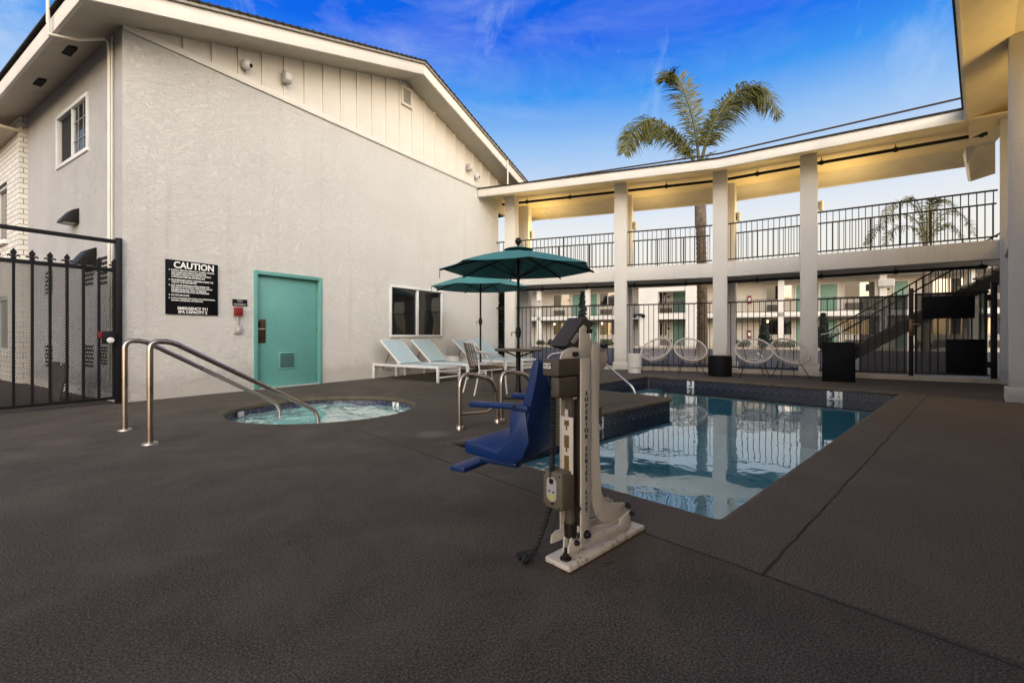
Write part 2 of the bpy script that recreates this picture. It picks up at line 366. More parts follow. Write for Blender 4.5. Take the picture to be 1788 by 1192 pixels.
CANVAS = M('teal_canvas', (.042,.205,.210), .85, var=.1, scale=2, bump=.15, bscale=160)
WICK = M('brown_wicker', (.14,.085,.045), .7, var=.25, scale=50, bump=.8, bscale=90)
CORD = M('beige_cord', (.50,.46,.42), .6, var=.08)
LIFTW = rusty_white()
LIFTG = M('lift_grey', (.085,.068,.050), .5, var=.1, scale=12, bump=.05)
LIFTB = M('control_beige', (.135,.115,.078), .5, var=.12, scale=12)
BLUE = M('blue_plastic', (.001,.026,.135), .42, var=.15, scale=10, bump=.06, bscale=90)
RUBBER = M('black_rubber', (.010,.010,.010), .6, var=.1)
BOLT = M('weathered_bolt', (.07,.06,.055), .4, .8, var=.3, scale=60)
RUST = M('rust', (.085,.04,.02), .9, var=.3, scale=30)
GOLD = M('stained_slot', (.20,.12,.03), .7, var=.3, scale=60)
YELL = M('yellow_decal', (.55,.5,.08), .5, var=.1)
ASPH = M('asphalt', (.040,.038,.040), .9, var=.2, scale=4, bump=.4, bscale=60)
CURB = M('kerb_concrete', (.47,.41,.31), .85, var=.15, scale=4, bump=.2, bscale=60)
MULCH = M('mulch', (.075,.045,.028), .95, var=.5, scale=25, bump=1, bscale=30)
LINEP = M('line_paint', (.6,.6,.58), .8, var=.15)
BARK = M('palm_bark', (.20,.155,.12), .9, var=.35, scale=8, bump=.8, bscale=14)
LEAFP = M('palm_leaf', (.022,.036,.007), .5, var=.3, scale=2.5, c2=(.15,.135,.02))
LEAFD = M('conifer_leaf', (.018,.032,.018), .7, var=.4, scale=5)
SHRUB = M('shrub_leaf', (.06,.075,.028), .7, var=.4, scale=5)
BRICKW = brick_mat('white_brick', (.70,.68,.64), (.25,.24,.23), .40, .10)
SCREEN = mesh_screen_mat(.32); SCREEN2 = mesh_screen_mat(.19)
FARW = M('far_wall_paint', (.56,.52,.45), .7, var=.05, scale=1)
FARWH = M('far_white_paint', (.66,.645,.61), .7, var=.05, scale=1)
PURP = M('purple_curtain', (.50,.30,.66), .8, var=.1)
DARKIN = M('dark_interior', (.012,.011,.010), .9)
BLIND = M('pale_blind', (.30,.29,.24), .8, var=.1)
WOOD = M('bare_lumber', (.11,.085,.065), .8, var=.25, scale=6)
TOPW = M('table_top', (.10,.08,.06), .45, var=.2)
LAMPE = emit('lamp_glow', (1,.72,.33), 6)

# ------------------------------------------------------------------ survey of the site: a level camera at z=H, f=800 px (of 1788)
H = .93; F = 800.0; CX = 894.0; HY = 586.0
def G(px, py, z=0):
    Y = (H-z)*F/(py-HY); return Vector(((px-CX)/F*Y, Y, z))
def AT(px, py, Y): return Vector(((px-CX)/F*Y, Y, H+(HY-py)/F*Y))
# frame of the gabled building
WC = Vector((-5.41,6.36)); WD = Vector((.5405,.8413)).normalized(); WN = Vector((WD.y,-WD.x)); WROT = math.atan2(WD.y, WD.x)
def wall_tz(px, py, off=0.0):
    r = (px-CX)/F; c = WC + WN*off
    t = (r*c.y - c.x)/(WD.x - WD.y*r); Y = c.y + WD.y*t
    return t, H+(HY-py)/F*Y
def WP(t, z, off=0.0):
    p = WC + WD*t + WN*off; return Vector((p.x, p.y, z))
def side_sz(px, py, off=0.0):
    r = (px-CX)/F; d = -WN; c = WC - WD*off
    s = (r*c.y - c.x)/(d.x - d.y*r); Y = c.y + d.y*s
    return s, H+(HY-py)/F*Y
# frame of the pool
PB = Vector((1.056,2.296)); PD = Vector((821,800)).normalized(); PQ = Vector((-PD.y, PD.x)); PROT = math.atan2(PD.y, PD.x)
def PP(p, q, z=0):
    w = PB + PD*p + PQ*q; return Vector((w.x, w.y, z))

# ------------------------------------------------------------------ camera, world, sun
cam = bpy.data.cameras.new('camera'); co = bpy.data.objects.new('camera', cam); COL.objects.link(co); SC.camera = co
co.location = (0,0,H); co.rotation_euler = (PI/2,0,0)
cam.sensor_width = 36; cam.lens = F/1788*36; cam.shift_y = -(596-HY)/1788; cam.clip_start = .05; cam.clip_end = 3000

SUN_EL = R(9); SUN_AZ = Vector((.10,-.99))       # low evening sun behind and left of the viewer
wd = bpy.data.worlds.new('World'); SC.world = wd; wd.use_nodes = True
ns = wd.node_tree.nodes; ls = wd.node_tree.links; bg = ns['Background']
sky = N(ns,'ShaderNodeTexSky'); sky.sky_type = 'NISHITA'; sky.sun_disc = False; sky.sun_elevation = SUN_EL
sky.sun_rotation = math.atan2(SUN_AZ.x, SUN_AZ.y); sky.air_density = 1.2; sky.dust_density = 1.5; sky.ozone_density = 3
tc = N(ns,'ShaderNodeTexCoord'); sp = N(ns,'ShaderNodeSeparateXYZ'); ls.new(tc.outputs['Generated'], sp.inputs[0])
grad = ramp(ns, ls, sp.outputs[2], [(0,(1.0,.78,.46)),(.09,(1.0,.93,.76)),(.19,(.97,.96,.93)),(.28,(.70,.81,.97)),(.38,(.34,.59,.97)),(.46,(.05,.33,.95)),(.54,(.001,.14,.90)),(.62,(.001,.13,.82)),(.80,(.24,.26,.36)),(1,(.28,.27,.29))])
nz = N(ns,'ShaderNodeVectorMath', operation='SCALE'); nz.inputs['Scale'].default_value = .075; ls.new(sky.outputs[0], nz.inputs[0])
base = mixc(ns, ls, .08, grad, nz.outputs[0])
mp = N(ns,'ShaderNodeMapping'); mp.inputs['Scale'].default_value = (1.0,1.6,3.2); mp.inputs['Rotation'].default_value = (.2,.5,.4); ls.new(tc.outputs['Generated'], mp.inputs['Vector'])
c1 = N(ns,'ShaderNodeTexNoise', Scale=2.6, Detail=9.0, Roughness=.62, Distortion=.5); ls.new(mp.outputs[0], c1.inputs['Vector'])
wisps = ramp(ns, ls, c1.outputs['Fac'], [(.44,0),(.56,.30),(.70,.75)])
# thin cloud gathers toward the left of the view
cloudc = ramp(ns, ls, sp.outputs[2], [(0,(1.0,.92,.80)),(.2,(.92,.92,.97)),(.5,(.62,.70,.92))])
lft = ramp(ns, ls, mathn(ns, ls, 'ADD', mathn(ns, ls, 'MULTIPLY', sp.outputs[0], -.5), .5), [(.20,.22),(.45,.28),(.62,.55),(.76,1.0)])
base = mixc(ns, ls, mathn(ns, ls, 'MULTIPLY', wisps, lft), base, cloudc)
mp2 = N(ns,'ShaderNodeMapping'); mp2.inputs['Scale'].default_value = (5.0,1.2,2.2); mp2.inputs['Rotation'].default_value = (.5,.9,.2); ls.new(tc.outputs['Generated'], mp2.inputs['Vector'])
c2 = N(ns,'ShaderNodeTexNoise', Scale=2.2, Detail=10.0, Roughness=.68, Distortion=.35); ls.new(mp2.outputs[0], c2.inputs['Vector'])
base = mixc(ns, ls, ramp(ns, ls, c2.outputs['Fac'], [(.55,0),(.66,.17),(.80,.5)]), base, (.62,.78,.98))
# hazy, bright afterglow fills the western half of the sky, behind the viewer
wst = mathn(ns, ls, 'ADD', mathn(ns, ls, 'MULTIPLY', sp.outputs[1], -.90), mathn(ns, ls, 'MULTIPLY', sp.outputs[0], .30))
glow = ramp(ns, ls, wst, [(0,0),(.12,.10),(.45,.65),(1,1)])
warm = ramp(ns, ls, sp.outputs[2], [(0,(1,.62,.25)),(.15,(1,.86,.70)),(.5,(.94,.90,.84)),(1,(.62,.60,.62))])
gs = N(ns,'ShaderNodeVectorMath', operation='SCALE'); ls.new(warm, gs.inputs[0]); ls.new(mathn(ns, ls, 'MULTIPLY', glow, 7.1), gs.inputs['Scale'])
base = mixc(ns, ls, glow, base, gs.outputs[0])
ls.new(base, bg.inputs['Color']); bg.inputs['Strength'].default_value = 1.0
sl = bpy.data.lights.new('sun','SUN'); so = bpy.data.objects.new('sun', sl); COL.objects.link(so)
sl.energy = .25; sl.angle = R(12); sl.color = (1,.70,.38)
sd = Vector((SUN_AZ.x*math.cos(SUN_EL), SUN_AZ.y*math.cos(SUN_EL), math.sin(SUN_EL)))
so.rotation_euler = (-sd).to_track_quat('-Z','Y').to_euler(); so.location = (0,0,12)
SC.view_settings.view_transform = 'Standard'; SC.view_settings.look = 'None'; SC.view_settings.exposure = 0; SC.view_settings.gamma = 1
SC.cycles.max_bounces = 8; SC.cycles.transparent_max_bounces = 24; SC.cycles.use_denoising = True

# ------------------------------------------------------------------ ground, deck, pool
def fill(loops, z=0):
    """one sheet with holes; loops = list of lists of xy, the first the outline"""
    bm = bmesh.new()
    for lp in loops:
        vs = [bm.verts.new((p[0],p[1],z)) for p in lp]
        for i in range(len(vs)): bm.edges.new((vs[i], vs[(i+1)%len(vs)]))
    bmesh.ops.triangle_fill(bm, use_beauty=True, edges=bm.edges)
    bmesh.ops.recalc_face_normals(bm, faces=bm.faces)
    if sum(f.normal.z for f in bm.faces) < 0: bmesh.ops.reverse_faces(bm, faces=bm.faces)
    return bm
def sheet(name, loops, mat, z=0, loc=None, rotz=None):
    bm = fill(loops, z); me = bpy.data.meshes.new(name); bm.to_mesh(me); bm.free(); me.materials.append(mat)
    return structure(link(name, me, None, loc, rotz))
def to_pool(w):
    d = Vector((w[0],w[1]))-PB; return (d.dot(PD), d.dot(PQ))
POOL = [(0,0),(7.5,0),(7.5,4.62),(4.17,4.45),(4.17,2.36),(0,2.36)]
SPAC = Vector((-2.42,5.95)); SPAR = 1.15
SPAL = to_pool(SPAC)
spa_loop = [(SPAL[0]+SPAR*math.cos(2*PI*k/64), SPAL[1]+SPAR*math.sin(2*PI*k/64)) for k in range(64)]
def rnd(poly, r, n=5):
    out = []
    m = len(poly)
    for i in range(m):
        p = Vector(poly[i]); a = (Vector(poly[i-1])-p).normalized(); b = (Vector(poly[(i+1)%m])-p).normalized()
        for k in range(n+1):
            t = k/n; out.append(tuple((p+a*r)*(1-t)**2 + p*2*t*(1-t) + (p+b*r)*t*t))
    return out
pool_loop = rnd(POOL, .06)

# front line of the covered walkway (front faces of its columns), bent at the third column
C2 = Vector((2.98,12.60)); C3 = Vector((5.31,11.70)); C4 = Vector((6.88,10.63)); CE = Vector((9.39,8.93))
DL = (C3-C2).normalized(); DR = (CE-C3).normalized()
AL = Vector((-DL.y,DL.x)); AR = Vector((-DR.y,DR.x))
C1 = C2 - DL*3.27
L0 = C2 - DL*4.6; R1 = C3 + DR*7.6
def wline(d, a=None, b=None):
    a = L0 if a is None else a; b = R1 if b is None else b
    mit = (AL+AR).normalized(); mit = mit/ mit.dot(AL)
    return [tuple(a+AL*d), tuple(C3+mit*d), tuple(b+AR*d)]
deck_outer = [(-14,-7),(16,-7),(16,4)] + [tuple(CE+DR*2.2+AR*1.75), wline(1.75)[1], tuple(C2-DL*3.6+AL*1.75), tuple(WP(9.6,0).xy), tuple(WC), tuple(WC-WD*9)]
sheet('pool_deck', [[to_pool(p) for p in deck_outer], pool_loop, spa_loop], DECK, 0, (PB.x,PB.y,0), PROT)
hole = [(-4.4,4.6),(1.0,1.5),(7.3,7.6),(3.2,11.7),(-2.6,8.0)]
sheet('ground', [[(-900,-900),(900,-900),(900,900),(-900,900)], hole], ASPH, -.03)
# passage behind the iron gate and planting beds
sheet('path', [[tuple((WC-WD*.02+WN*0)[:]), tuple((WC-WD*4)[:]), tuple((WC-WD*4-WN*14)[:]), tuple((WC-WN*14)[:])]], MULCH, -.012)
sheet('planting_bed', [[*[p for p in wline(1.8, C2-DL*3.4, CE-DR*.6)], *[p for p in reversed(wline(3.0, C2-DL*3.4, CE-DR*.6))]]], MULCH, -.02)

pool = thing('swimming_pool', 'L-shaped swimming pool of still blue water with patterned waterline tiles', 'pool', (PB.x,PB.y,0), PROT)
def ring_strip(mb, loop, z0, z1, inset0=0, inset1=0):
    n = len(loop)
    vs = [(p[0],p[1],z0) for p in loop]+[(p[0],p[1],z1) for p in loop]
    return mb.add(vs, [(i,(i+1)%n,n+(i+1)%n,n+i) for i in range(n)])
ring_strip(MB(), pool_loop, -.37, -1.15).build('basin_wall', PLAST, pool)
bm = fill([pool_loop], -1.15); me = bpy.data.meshes.new('basin_floor'); bm.to_mesh(me); bm.free(); me.materials.append(PLAST); link('basin_floor', me, pool)
ring_strip(MB(), pool_loop, -.05, -.37).build('waterline_tile', TILE, pool)
def coping(loop, parent, mat, r=.034):
    mb = MB(); pts = [(p[0],p[1],-r+.003) for p in loop]
    mb.tube(pts, r, 8, closed=True); return mb.build('coping', mat, parent, sharp=60)
coping(pool_loop, pool, COPE)
bm = fill([rnd(POOL,.05)], -.205); bmesh.ops.subdivide_edges(bm, edges=bm.edges, cuts=1)
me = bpy.data.meshes.new('water'); bm.to_mesh(me); bm.free(); me.materials.append(WATER); link('water', me, pool)
# depth markers on the tile band
def marker(p0, rotz, glyph, small, px_w):
    o = MB().box(-px_w/2,px_w/2,-.006,0,-.215,-.048).build('depth_marker', LETTER, pool, bevel=.002, loc=(p0[0],p0[1],0), rotz=rotz)
    text(glyph, .17, 'numeral', LETTERK, o, (-.035 if small else 0,-.0085,-.130), weight=.006)
    if small:
        text('1\n2', .07, 'fraction', LETTERK, o, (.065,-.0085,-.130), weight=.0015, line=.95)
def far_q(px, p=7.5):
    r = (px-CX)/F; a = PB+PD*p
    return (r*a.y-a.x)/(PQ.x-PQ.y*r)
marker((7.494,far_q(1206)), -PI/2, '3', False, .16)
marker((7.494,far_q(1457.5)), -PI/2, '3', True, .235)
rr = (1049-CX)/F; a = PB+PQ*2.36; pm = (rr*a.y-a.x)/(PD.x-PD.y*rr)
marker((pm-.03,2.357), 0, '4', False, .16)
# steps in the inlet
st = MB()
for k in range(3): st.box(4.3+.0, 7.4, 4.5-.32*(k+1), 4.5-.32*k, -1.1, -.3-.26*k)
st.build('step', PLAST, pool)

spa = thing('hot_tub', 'round sunken hot tub of foaming green water with mosaic rim', 'hot tub', (SPAC.x,SPAC.y,0), PROT)
lp = [(SPAR*math.cos(2*PI*k/64), SPAR*math.sin(2*PI*k/64)) for k in range(64)]
ring_strip(MB(), lp, -.17, -1.0).build('basin_wall', SPAPL, spa)
ring_strip(MB(), lp, -.05, -.24).build('waterline_tile', MOS, spa)
bm = fill([lp], -1.0); me = bpy.data.meshes.new('basin_floor'); bm.to_mesh(me); bm.free(); me.materials.append(SPAPL); link('basin_floor', me, spa)
coping(lp, spa, M('spa_coping', (.10,.085,.055), .8, var=.25, scale=6, bump=.5, bscale=90), .035)
mb = MB(); n = 90; vs = []; ok = {}
from mathutils import noise
for i in range(n+1):
    for j in range(n+1):
        x = -SPAR+2*SPAR*i/n; y = -SPAR+2*SPAR*j/n; r = math.hypot(x,y)
        if r > SPAR*1.02: continue
        h = noise.fractal(Vector((x*2.6,y*2.6,.3)), 1, 2, 4)*.035 + noise.noise(Vector((x*1.2,y*1.2,4)))*.03
        ok[(i,j)] = len(vs); vs.append((x,y,-.135+h))
fs = [(ok[(i,j)],ok[(i+1,j)],ok[(i+1,j+1)],ok[(i,j+1)]) for i in range(n) for j in range(n) if all(k in ok for k in ((i,j),(i+1,j),(i+1,j+1),(i,j+1)))]
mb.add(vs, fs).build('water', SPAW, spa, sharp=90)
# marker 2 on far right of the tub
mp_ = G(703,704,-.1).xy - SPAC; ang = math.atan2(mp_.y, mp_.x)
o = MB().box(-.07,.07,-.006,0,-.16,-.03).build('depth_marker', LETTER, spa, bevel=.002, loc=(1.146*math.cos(ang-PROT),1.146*math.sin(ang-PROT),0), rotz=ang-PROT-PI/2)
text('2', .14, 'numeral', LETTERK, o, (0,-.008,-.095), weight=.003)
o = MB().box(-.05,.05,-.03,0,-.13,-.06).build('skimmer', PLASW, spa, bevel=.004, loc=(1.13*math.cos(2.35),1.13*math.sin(2.35),0), rotz=2.35-PI/2)

# ------------------------------------------------------------------ gabled building (local x along the gable wall, y into the building)
bld = thing('motel_building', 'two storey white stucco gabled motel block beside the pool deck', 'building', (WC.x,WC.y,0), WROT)
def holed(mb, x0, x1, z0, z1, holes, depth=.14, y=0, axis='x'):
    """front face at y with rectangular holes and reveals going to y+depth"""
    xs = sorted({x0,x1,*[h[0] for h in holes],*[h[1] for h in holes]}); zs = sorted({z0,z1,*[h[2] for h in holes],*[h[3] for h in holes]})
    def P(x, yy, z): return (x,yy,z) if axis=='x' else (yy,x,z)
    for i in range(len(xs)-1):
        for j in range(len(zs)-1):
            cx = (xs[i]+xs[i+1])/2; cz = (zs[j]+zs[j+1])/2
            if any(h[0]<cx<h[1] and h[2]<cz<h[3] for h in holes): continue
            mb.add([P(xs[i],y,zs[j]),P(xs[i+1],y,zs[j]),P(xs[i+1],y,zs[j+1]),P(xs[i],y,zs[j+1])],[(0,1,2,3)])
    for h in holes:
        a,b,c,d = h
        mb.add([P(a,y,c),P(b,y,c),P(b,y,d),P(a,y,d),P(a,y+depth,c),P(b,y+depth,c),P(b,y+depth,d),P(a,y+depth,d)],[(0,1,5,4),(1,2,6,5),(2,3,7,6),(3,0,4,7)])
    return mb
EAVE = 5.23; APT = 5.32; SLOPE = .322; WLEN = 9.225; RIDGE = EAVE+APT*SLOPE
d0 = wall_tz(443,674)[0]; d1 = wall_tz(562,669)[0]; dtop = wall_tz(443,471)[1]
w0, wt = wall_tz(680,497); w1, wb = wall_tz(772,588)
front_holes = [(d0+.03,d1-.03,0.0,dtop-.03),(w0+.04,w1-.04,wb+.05,wt-.05)]
mb = holed(MB(), 0, WLEN, 0, EAVE, front_holes)
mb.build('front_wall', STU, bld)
# gable siding with battens above the trim line
def roofz(t): return RIDGE - abs(t-APT)*SLOPE
sid = MB()
prof = [(.05,EAVE),(WLEN+1.9,EAVE-.6),(WLEN+1.9,roofz(WLEN+1.9)),(APT,RIDGE),(.05,roofz(.05))]
sid.prism(prof, .004, .1, lambda a,b,d: (a,d,b))
for k in range(34):
    t = .75+k*.40
    if t > WLEN+1.5: break
    zt = roofz(t)
    if zt-EAVE > .06: sid.box(t-.022,t+.022,-.026,.01,EAVE+.03,zt+.01)
sid.build('gable_siding', CREAM, bld)
MB().box(.0,8.25,-.035,.0,EAVE-.05,EAVE+.05).build('gable_trim', TRIM, bld, bevel=.006)
# roof: rakes, eave, soffits
OV = .57; EO = .53; TE = -EO; TR = 11.4; BACK = 12.0
so_ = MB()
for a, b in ((TE,APT),(APT,TR)):
    so_.add([(a,-OV,roofz(a)),(b,-OV,roofz(b)),(b,.02,roofz(b)),(a,.02,roofz(a))],[(0,1,2,3)])
so_.add([(TE,0.02,roofz(TE)),(.02,.02,roofz(.02)),(.02,BACK,roofz(.02)),(TE,BACK,roofz(TE))],[(0,1,2,3)])
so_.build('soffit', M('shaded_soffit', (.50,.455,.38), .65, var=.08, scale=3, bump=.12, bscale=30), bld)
for (a,b) in ((TE,APT),(APT,TR)):
    MB().prism([(a,roofz(a)-.03),(b,roofz(b)-.03),(b,roofz(b)+.20),(a,roofz(a)+.20)], -OV-.045, -OV, lambda x,z,d: (x,d,z)).build('rake_fascia', TRIM, bld, bevel=.006)
MB().box(TE-.045,TE,-OV-.048,BACK,roofz(TE)-.035,roofz(TE)+.19).build('eave_fascia', TRIM, bld, bevel=.006)
for (a,b) in ((TE-.07,APT),(APT,TR)):
    MB().prism([(a,roofz(a)+.205),(b,roofz(b)+.205),(b,roofz(b)+.25),(a,roofz(a)+.25)], -OV-.09, -OV-.03, lambda x,z,d: (x,d,z)).build('roof_edge_trim', M('edge_trim',(.34,.31,.27),.6), bld)
rf = MB()
for (a,b) in ((TE-.09,APT),(APT,TR)):
    rf.prism([(a,roofz(a)+.25),(b,roofz(b)+.25),(b,roofz(b)+.275),(a,roofz(a)+.275)], -OV-.11, BACK, lambda x,z,d: (x,d,z))
    L = math.hypot(b-a,(b-a)*SLOPE); k = 0
    while k*.14 < abs(b-a):
        t = a+k*.14 if b > a else a-k*.14
        rf.box(t, t+.05, -OV-.115, -OV+.4, min(roofz(t),roofz(t+.05))+.255, roofz(t+.025)+.280+.006*random.random()); k += 1
ridge = rf.build('roof', ROOF, bld)
MB().box(APT-3.4,APT-2.75,1.0,1.6,roofz(APT-3.1),roofz(APT-3.1)+.95).build('chimney', M('brick_brown',(.16,.075,.045),.9,var=.3,scale=20), bld)
# gable vent
v0, vt = wall_tz(699,148); v1, vb = wall_tz(718,192)
gv = MB(); gv.box(v0,v1,-.05,.0,vb,vb+.05).box(v0,v1,-.05,.0,vt-.05,vt).box(v0,v0+.05,-.05,.0,vb+.05,vt-.05).box(v1-.05,v1,-.05,.0,vb+.05,vt-.05)
gvo = gv.build('gable_vent', TRIM, bld)
lv = MB(); k = vb+.07
while k < vt-.07:
    lv.prism([(-.045,k),(-.04,k-.008),(0,k+.03),(-.005,k+.038)], v0+.05, v1-.05, lambda y,z,x: (x,y,z)); k += .055
lv.build('louver', CREAM, gvo)
# door
dr = MB().box(d0+.07,d1-.07,.07,.11,.01,dtop-.07).build('door', TEAL, bld, bevel=.004)
fr = MB().box(d0,d0+.065,-.02,.12,0,dtop).box(d1-.065,d1,-.02,.12,0,dtop).box(d0+.065,d1-.065,-.02,.12,dtop-.065,dtop)
fr.build('frame', TEAL, dr, bevel=.004)
for z_h in (.25,dtop/2,dtop-.32): MB().tube([(d1-.068,.062,z_h-.05),(d1-.068,.062,z_h+.05)],.009,8).build('hinge', STEEL, dr)
MB().box(d0+.07,d1-.07,-.05,.1,.0,.012).build('threshold', M('worn_sill',(.45,.45,.42),.6), dr)
a0, at_ = wall_tz(446.5,557,-.06); a1, ab = wall_tz(463.5,598,-.06)
lk = MB().box(a0,a1,.05,.072,ab,at_).build('lock_plate', BRASS, dr, bevel=.003)
MB().box(a0+.02,a0+.07,.03,.06,ab+.27,ab+.38).build('pull', BLACK, lk, bevel=.005)
MB().tube([(a0+.05,.055,ab+.24),(a1-.02,.035,ab+.24)],.008,8).build('lever', STEEL, lk)
a0, at_ = wall_tz(486,614,-.06); a1, ab = wall_tz(516,643,-.06)
lf = MB().box(a0,a1,.055,.071,ab,at_).build('louver', TEAL, dr, bevel=.004)
sl_ = MB()
for k in range(7):
    z = ab+.04+k*(at_-ab-.06)/7; sl_.box(a0+.035,a1-.035,.050,.0545,z,z+.02)
sl_.build('slot', DARKIN, lf)
# window in the gable wall
def slider(parent, x0, x1, z0, z1, y, mats=(None,None), open_dark=True, fw=.05):
    w = MB().box(x0,x1,y-.03,y+.06,z0,z0+fw).box(x0,x1,y-.03,y+.06,z1-fw,z1).box(x0,x0+fw,y-.03,y+.06,z0+fw,z1-fw).box(x1-fw,x1,y-.03,y+.06,z0+fw,z1-fw)
    w = w.build('window', WHITE, parent, bevel=.006)
    xm = (x0+x1)/2
    MB().box(xm-.03,xm+.03,y-.01,y+.05,z0+fw,z1-fw).build('mullion', WHITE, w, bevel=.004)
    MB().box(x0+fw,xm-.03,y+.04,y+.045,z0+fw,z1-fw).build('pane', mats[0] or GLASS, w)
    MB().box(xm+.03,x1-fw,y+.02,y+.025,z0+fw,z1-fw).build('pane', mats[1] or GLASS, w)
    return w
slider(bld, w0, w1, wb, wt, -.005)
# side wall facing left, with brick return
s_end = 4.86
su0, sut = side_sz(155,160); su1, _ = side_sz(100,203); _, sub = side_sz(155,263)
hl = [(su0,su1,sub,sut)]
holed(MB(), 0, s_end, 0, EAVE+.02, hl, .12, 0, 'y').build('side_wall', stucco_mat('shaded_stucco', (.66,.66,.66), .8, .5), bld)  # greyer stucco colour stands for the shade on this wall
sw = MB()
fw = .06
for a in ((su0,su1,sub,sub+fw),(su0,su1,sut-fw,sut),(su0,su0+fw,sub+fw,sut-fw),(su1-fw,su1,sub+fw,sut-fw)):
    sw.box(-.025,.05,a[0],a[1],a[2],a[3])
sw = sw.build('window', WHITE, bld, bevel=.006)
sm = (su0+su1)/2
MB().box(-.005,.04,sm-.03,sm+.03,sub+fw,sut-fw).build('mullion', WHITE, sw)
MB().box(.05,.055,sm+.03,su1-fw,sub+fw,sut-fw).build('pane', DARKIN, sw)
MB().box(.02,.025,su0+fw,sm-.03,sub+fw,sut-fw).build('pane', CLEAR, sw)
MB().box(.075,.08,su0+fw,sm-.03,sub+fw,sub+.62).build('curtain', PURP, sw)
bl = MB().box(.075,.08,su0+fw,sm-.03,sub+.62,sut-fw).build('blind', BLIND, sw)
gr = MB()
for k in range(1,3): gr.box(.012,.02,su0+fw+k*(sm-su0-fw)/3-.008,su0+fw+k*(sm-su0-fw)/3+.008,sub+fw,sut-fw)
for k in range(1,3): gr.box(.011,.019,su0+fw,sm-.03,sub+k*(sut-sub)/3-.008,sub+k*(sut-sub)/3+.008)
gr.build('muntin', M('muntin_grey',(.25,.25,.27),.5), sw)
holed(MB(), s_end, s_end+7, 0, EAVE, [(s_end+.95,s_end+2.1,2.9,4.1),(s_end+.9,s_end+2.1,.6,1.75)], .2, -.12, 'y').build('brick_wall', BRICKW, bld)
MB().box(-.1199,.0,s_end-.002,s_end+.05,0,EAVE).build('brick_return', BRICKW, bld)
for (za,zb) in ((2.9,4.1),(.6,1.75)):
    y0, y1 = s_end+.95, s_end+2.1
    w = MB()
    for a in ((y0,y1,za,za+.06),(y0,y1,zb-.06,zb),(y0,y0+.06,za+.06,zb-.06),(y1-.06,y1,za+.06,zb-.06)): w.box(-.07,.0,*a)
    w = w.build('window', WHITE, bld, bevel=.006)
    MB().box(-.02,-.015,y0+.06,y1-.06,za+.06,zb-.06).build('pane', GLASS, w)
    MB().box(-.19,-.12,y0-.08,y1+.08,za-.09,za-.005).build('sill', WHITE, w, bevel=.008)
MB().box(-.55,.0,s_end-.02,s_end+7,EAVE-.35,EAVE-.3).build('lower_soffit', SOFF, bld)
# soffit vents (dark slots)
for (t_, s_) in ((-.27,1.15),(-.27,2.7)):
    MB().box(t_-.05,t_+.05,s_-.16,s_+.16,roofz(t_)-.03,roofz(t_)+.005).build('soffit_vent', DARKIN, bld)
# vents low on the side wall, between the two brackets
for (px,pa,pb) in ((86,472,513),(155,452,498),(184,444,496),(86,600,640),(155,600,640),(184,603,636)):
    s, za = side_sz(px,pb); _, zb = side_sz(px,pa); s2 = s
    v = MB()
    for k in range(6):
        z = za+(zb-za)*k/6
        v.box(-.012,.0,s2-.21,s2-.01,z,z+(zb-za)/6*.55).box(-.012,.0,s2+.02,s2+.2,z,z+(zb-za)/6*.55)
    v.build('wall_vent', DARKIN, bld)
MB().box(-.03,.0,.0,s_end,0,.12).build('plinth', STU2, bld)
# conduit: up the side wall, under the soffit, round the fascia
s, zb = side_sz(197,410); z_t = roofz(-.02)-.06
cd = MB()
zf = roofz(TE)+.06
pts = [(-.04,s,.3),(-.04,s,z_t-.25),(-.05,s,z_t-.08),(-.10,s,z_t-.05)]
pts += [(-.35,s+.1,z_t-.16),(TE-.09,s+.17,z_t-.21),(TE-.10,s+.17,zf),(TE-.10,s+.17,zf+.36),(TE-.07,s+.17,zf+.40),(TE+.2,s+.17,zf+.40)]
cd.tube(pts,.021,8).build('conduit', CREAM, bld)
MB().tube([(-.03,s-.07,.3),(-.03,s-.07,z_t)],.010,6).build('cable', CREAM, bld)
t_, z_ = wall_tz(884,300,.6)
MB().tube([(t_,-OV-.08,z_-.5),(t_,-OV-.08,z_+.28),(t_,-OV-.04,z_+.34),(t_,-OV+.1,z_+.34),(t_,-OV+.13,z_+.26)],.022,8).build('vent_pipe', CREAM, bld)

# things fixed on the gable wall
def on_wall(name, label, cat, px, py, group=None, off=0.0):
    t, z = wall_tz(px, py, off); return thing(name, label, cat, WP(t,z,off), WROT, group)
def wsize(px0, py0, px1, py1):
    a, z1 = wall_tz(px0,py0); b, z0 = wall_tz(px1,py1); return a, b, z0, z1
